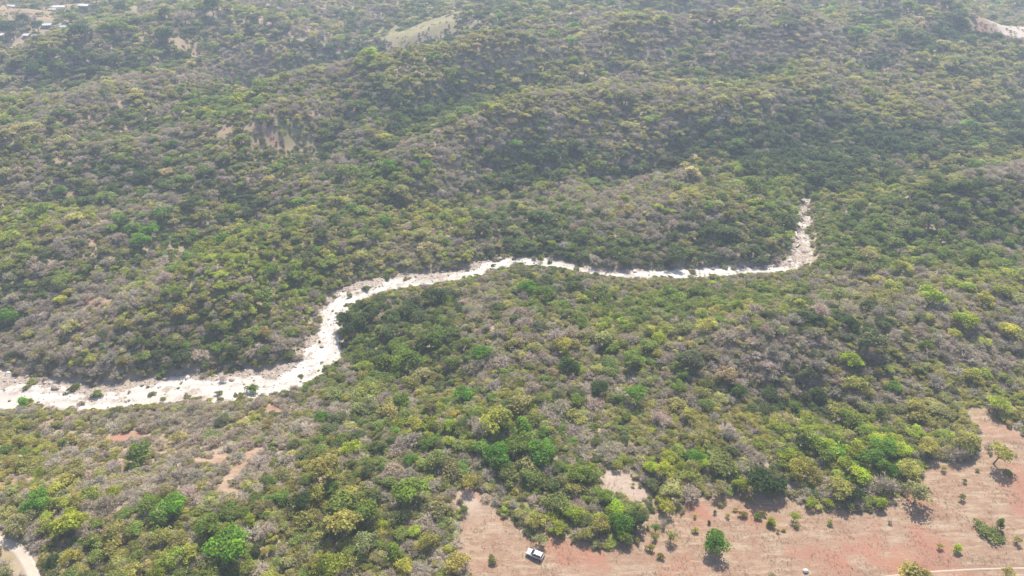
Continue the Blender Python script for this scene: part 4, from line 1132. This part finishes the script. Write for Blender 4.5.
# ------------------------------------------------------------------ boulders, driftwood, the stone on the field
M_PALE = plain('pale_limestone', (.70, .67, .62), .85, vary=.15, scale=1.5)
M_BROWN = plain('brown_rock', (.40, .33, .27), .9, vary=.25, scale=1.5)
M_DRIFT = plain('bleached_wood', (.72, .68, .62), .85, vary=.15, scale=3)
def river_h(x, y):
    k = int(np.argmin((XG - x) ** 2 + (YG - y) ** 2)); return float(ZG.ravel()[k])
BOULD = [(9, 375, 1.3, 0, 'white boulder at foot of far bank near left picture edge'), (27, 378, .7, 1, 'brown boulder below far bank near left end of riverbed'), (56, 389, 1.3, 1, 'large reddish-brown boulder on sand left of the two green bushes'), (45, 381, .9, 1, 'brown boulder in bank shade near left end of riverbed'),
         (143, 385, .8, 1, 'brown boulder on wide riverbed below the green bank'), (165, 380, .8, 1, 'brown boulder at middle of wide riverbed by far bank'), (188, 378, 1.0, 0, 'pale boulder on wide riverbed left of the bend'), (232, 380, 1.0, 1, 'brown boulder just left of riverbed bend'), (333, 312, .7, 1, 'brown boulder above riverbed bend'),
         (322, 347, .8, 1, 'brown boulder inside riverbed bend'), (410, 279, .9, 1, 'brown boulder on rubble right of small riverbed tree'), (432, 277, .8, 1, 'brown boulder on rubble left of sandy riverbed stretch'), (582, 266, .8, 0, 'white boulder at right end of riverbed crest'), (635, 272, .9, 0, 'pale boulder on long straight riverbed stretch'),
         (713, 270, .8, 1, 'brown boulder at right part of straight riverbed stretch'), (790, 262, 1.0, 0, 'pale boulder below the fork of riverbed'), (803, 252, 1.0, 1, 'grey boulder in middle of the rising riverbed')]
for i, (px, py, r, k, lb) in enumerate(BOULD):
    x, y = ground(px, py); m = rock(800 + i, .3); m.materials.append([M_PALE, M_BROWN][k])
    o = link('boulder', m, label=lb, category='boulder', group='boulders in the riverbed')
    o.location = (x, y, river_h(x, y) + r * .2); o.scale = (r, r * .9, r); o.rotation_euler = (0, 0, i * 1.3)
def log(p0, p1, r, lb):
    a, b = np.array(ground(*p0)), np.array(ground(*p1)); za, zb = river_h(*a) + r, river_h(*b) + r
    c = (a + b) / 2; A3 = np.array([a[0] - c[0], a[1] - c[1], za - (za + zb) / 2]); B3 = -A3 + np.array([0, 0, 0])
    n = 7; parts = []; pr = np.random.default_rng(int(p0[0] * 7 + p0[1]))
    pts_ = [A3 + (B3 - A3) * t + pr.normal(0, r * .35, 3) * (0 < t < 1) for t in np.linspace(0, 1, n)]
    for k in range(n - 1): parts.append(tube(pts_[k], pts_[k + 1], r * (1.1 - .1 * k), r * (1.0 - .1 * k), 7))
    for k in (2, 4): parts.append(tube(pts_[k], pts_[k] + np.array([pr.normal(0, .5), pr.normal(0, .5), .5]), r * .4, r * .12, 5))
    V, F = join(parts); o = link('driftwood_log', fast_mesh('driftwood_log', V, F, M_DRIFT, True), label=lb, category='log', group='driftwood above the fork')
    o.location = (c[0], c[1], (za + zb) / 2)
log((787, 239), (792, 235), .45, 'bleached log slanting on left bank above riverbed fork')
log((795, 234), (798, 240), .45, 'upright pale log right of the slanting log above riverbed fork')
log((796, 248), (800, 245), .4, 'lower pale log lying above riverbed fork')
x, y = ground(806, 571, .3); m = rock(901, .2); m.materials.append(M_PALE)
o = link('white_stone', m, label='white stone lying on red field near bottom edge of picture', category='stone'); o.location = (x, y, float(draped(np.array([x]), np.array([y]))[0]) + .25); o.scale = (.6, .55, .95)

# ------------------------------------------------------------------ the hazy air
bm = bmesh.new(); bmesh.ops.create_cube(bm, size=1.0)
me = bpy.data.meshes.new('haze'); bm.to_mesh(me); bm.free()
m, nd, lk = new_mat('hazy_air')
out = N(nd, 'ShaderNodeOutputMaterial'); vol = N(nd, 'ShaderNodeVolumePrincipled')
vol.inputs['Color'].default_value = (.62, .75, 1.0, 1); vol.inputs['Density'].default_value = HAZE_DENSITY; vol.inputs['Anisotropy'].default_value = .25
lk.new(vol.outputs[0], out.inputs['Volume']); me.materials.append(m)
hz = link('haze', me, kind='stuff', label='pale bluish haze over the distant hills', category='haze')
z0, z1 = GROUND_MIN - 1.0, max(CAM_Z + 3, float(gz.max()) + 12)
hz.scale = (6100, 4720, z1 - z0); hz.location = (0, 1900, (z0 + z1) / 2)
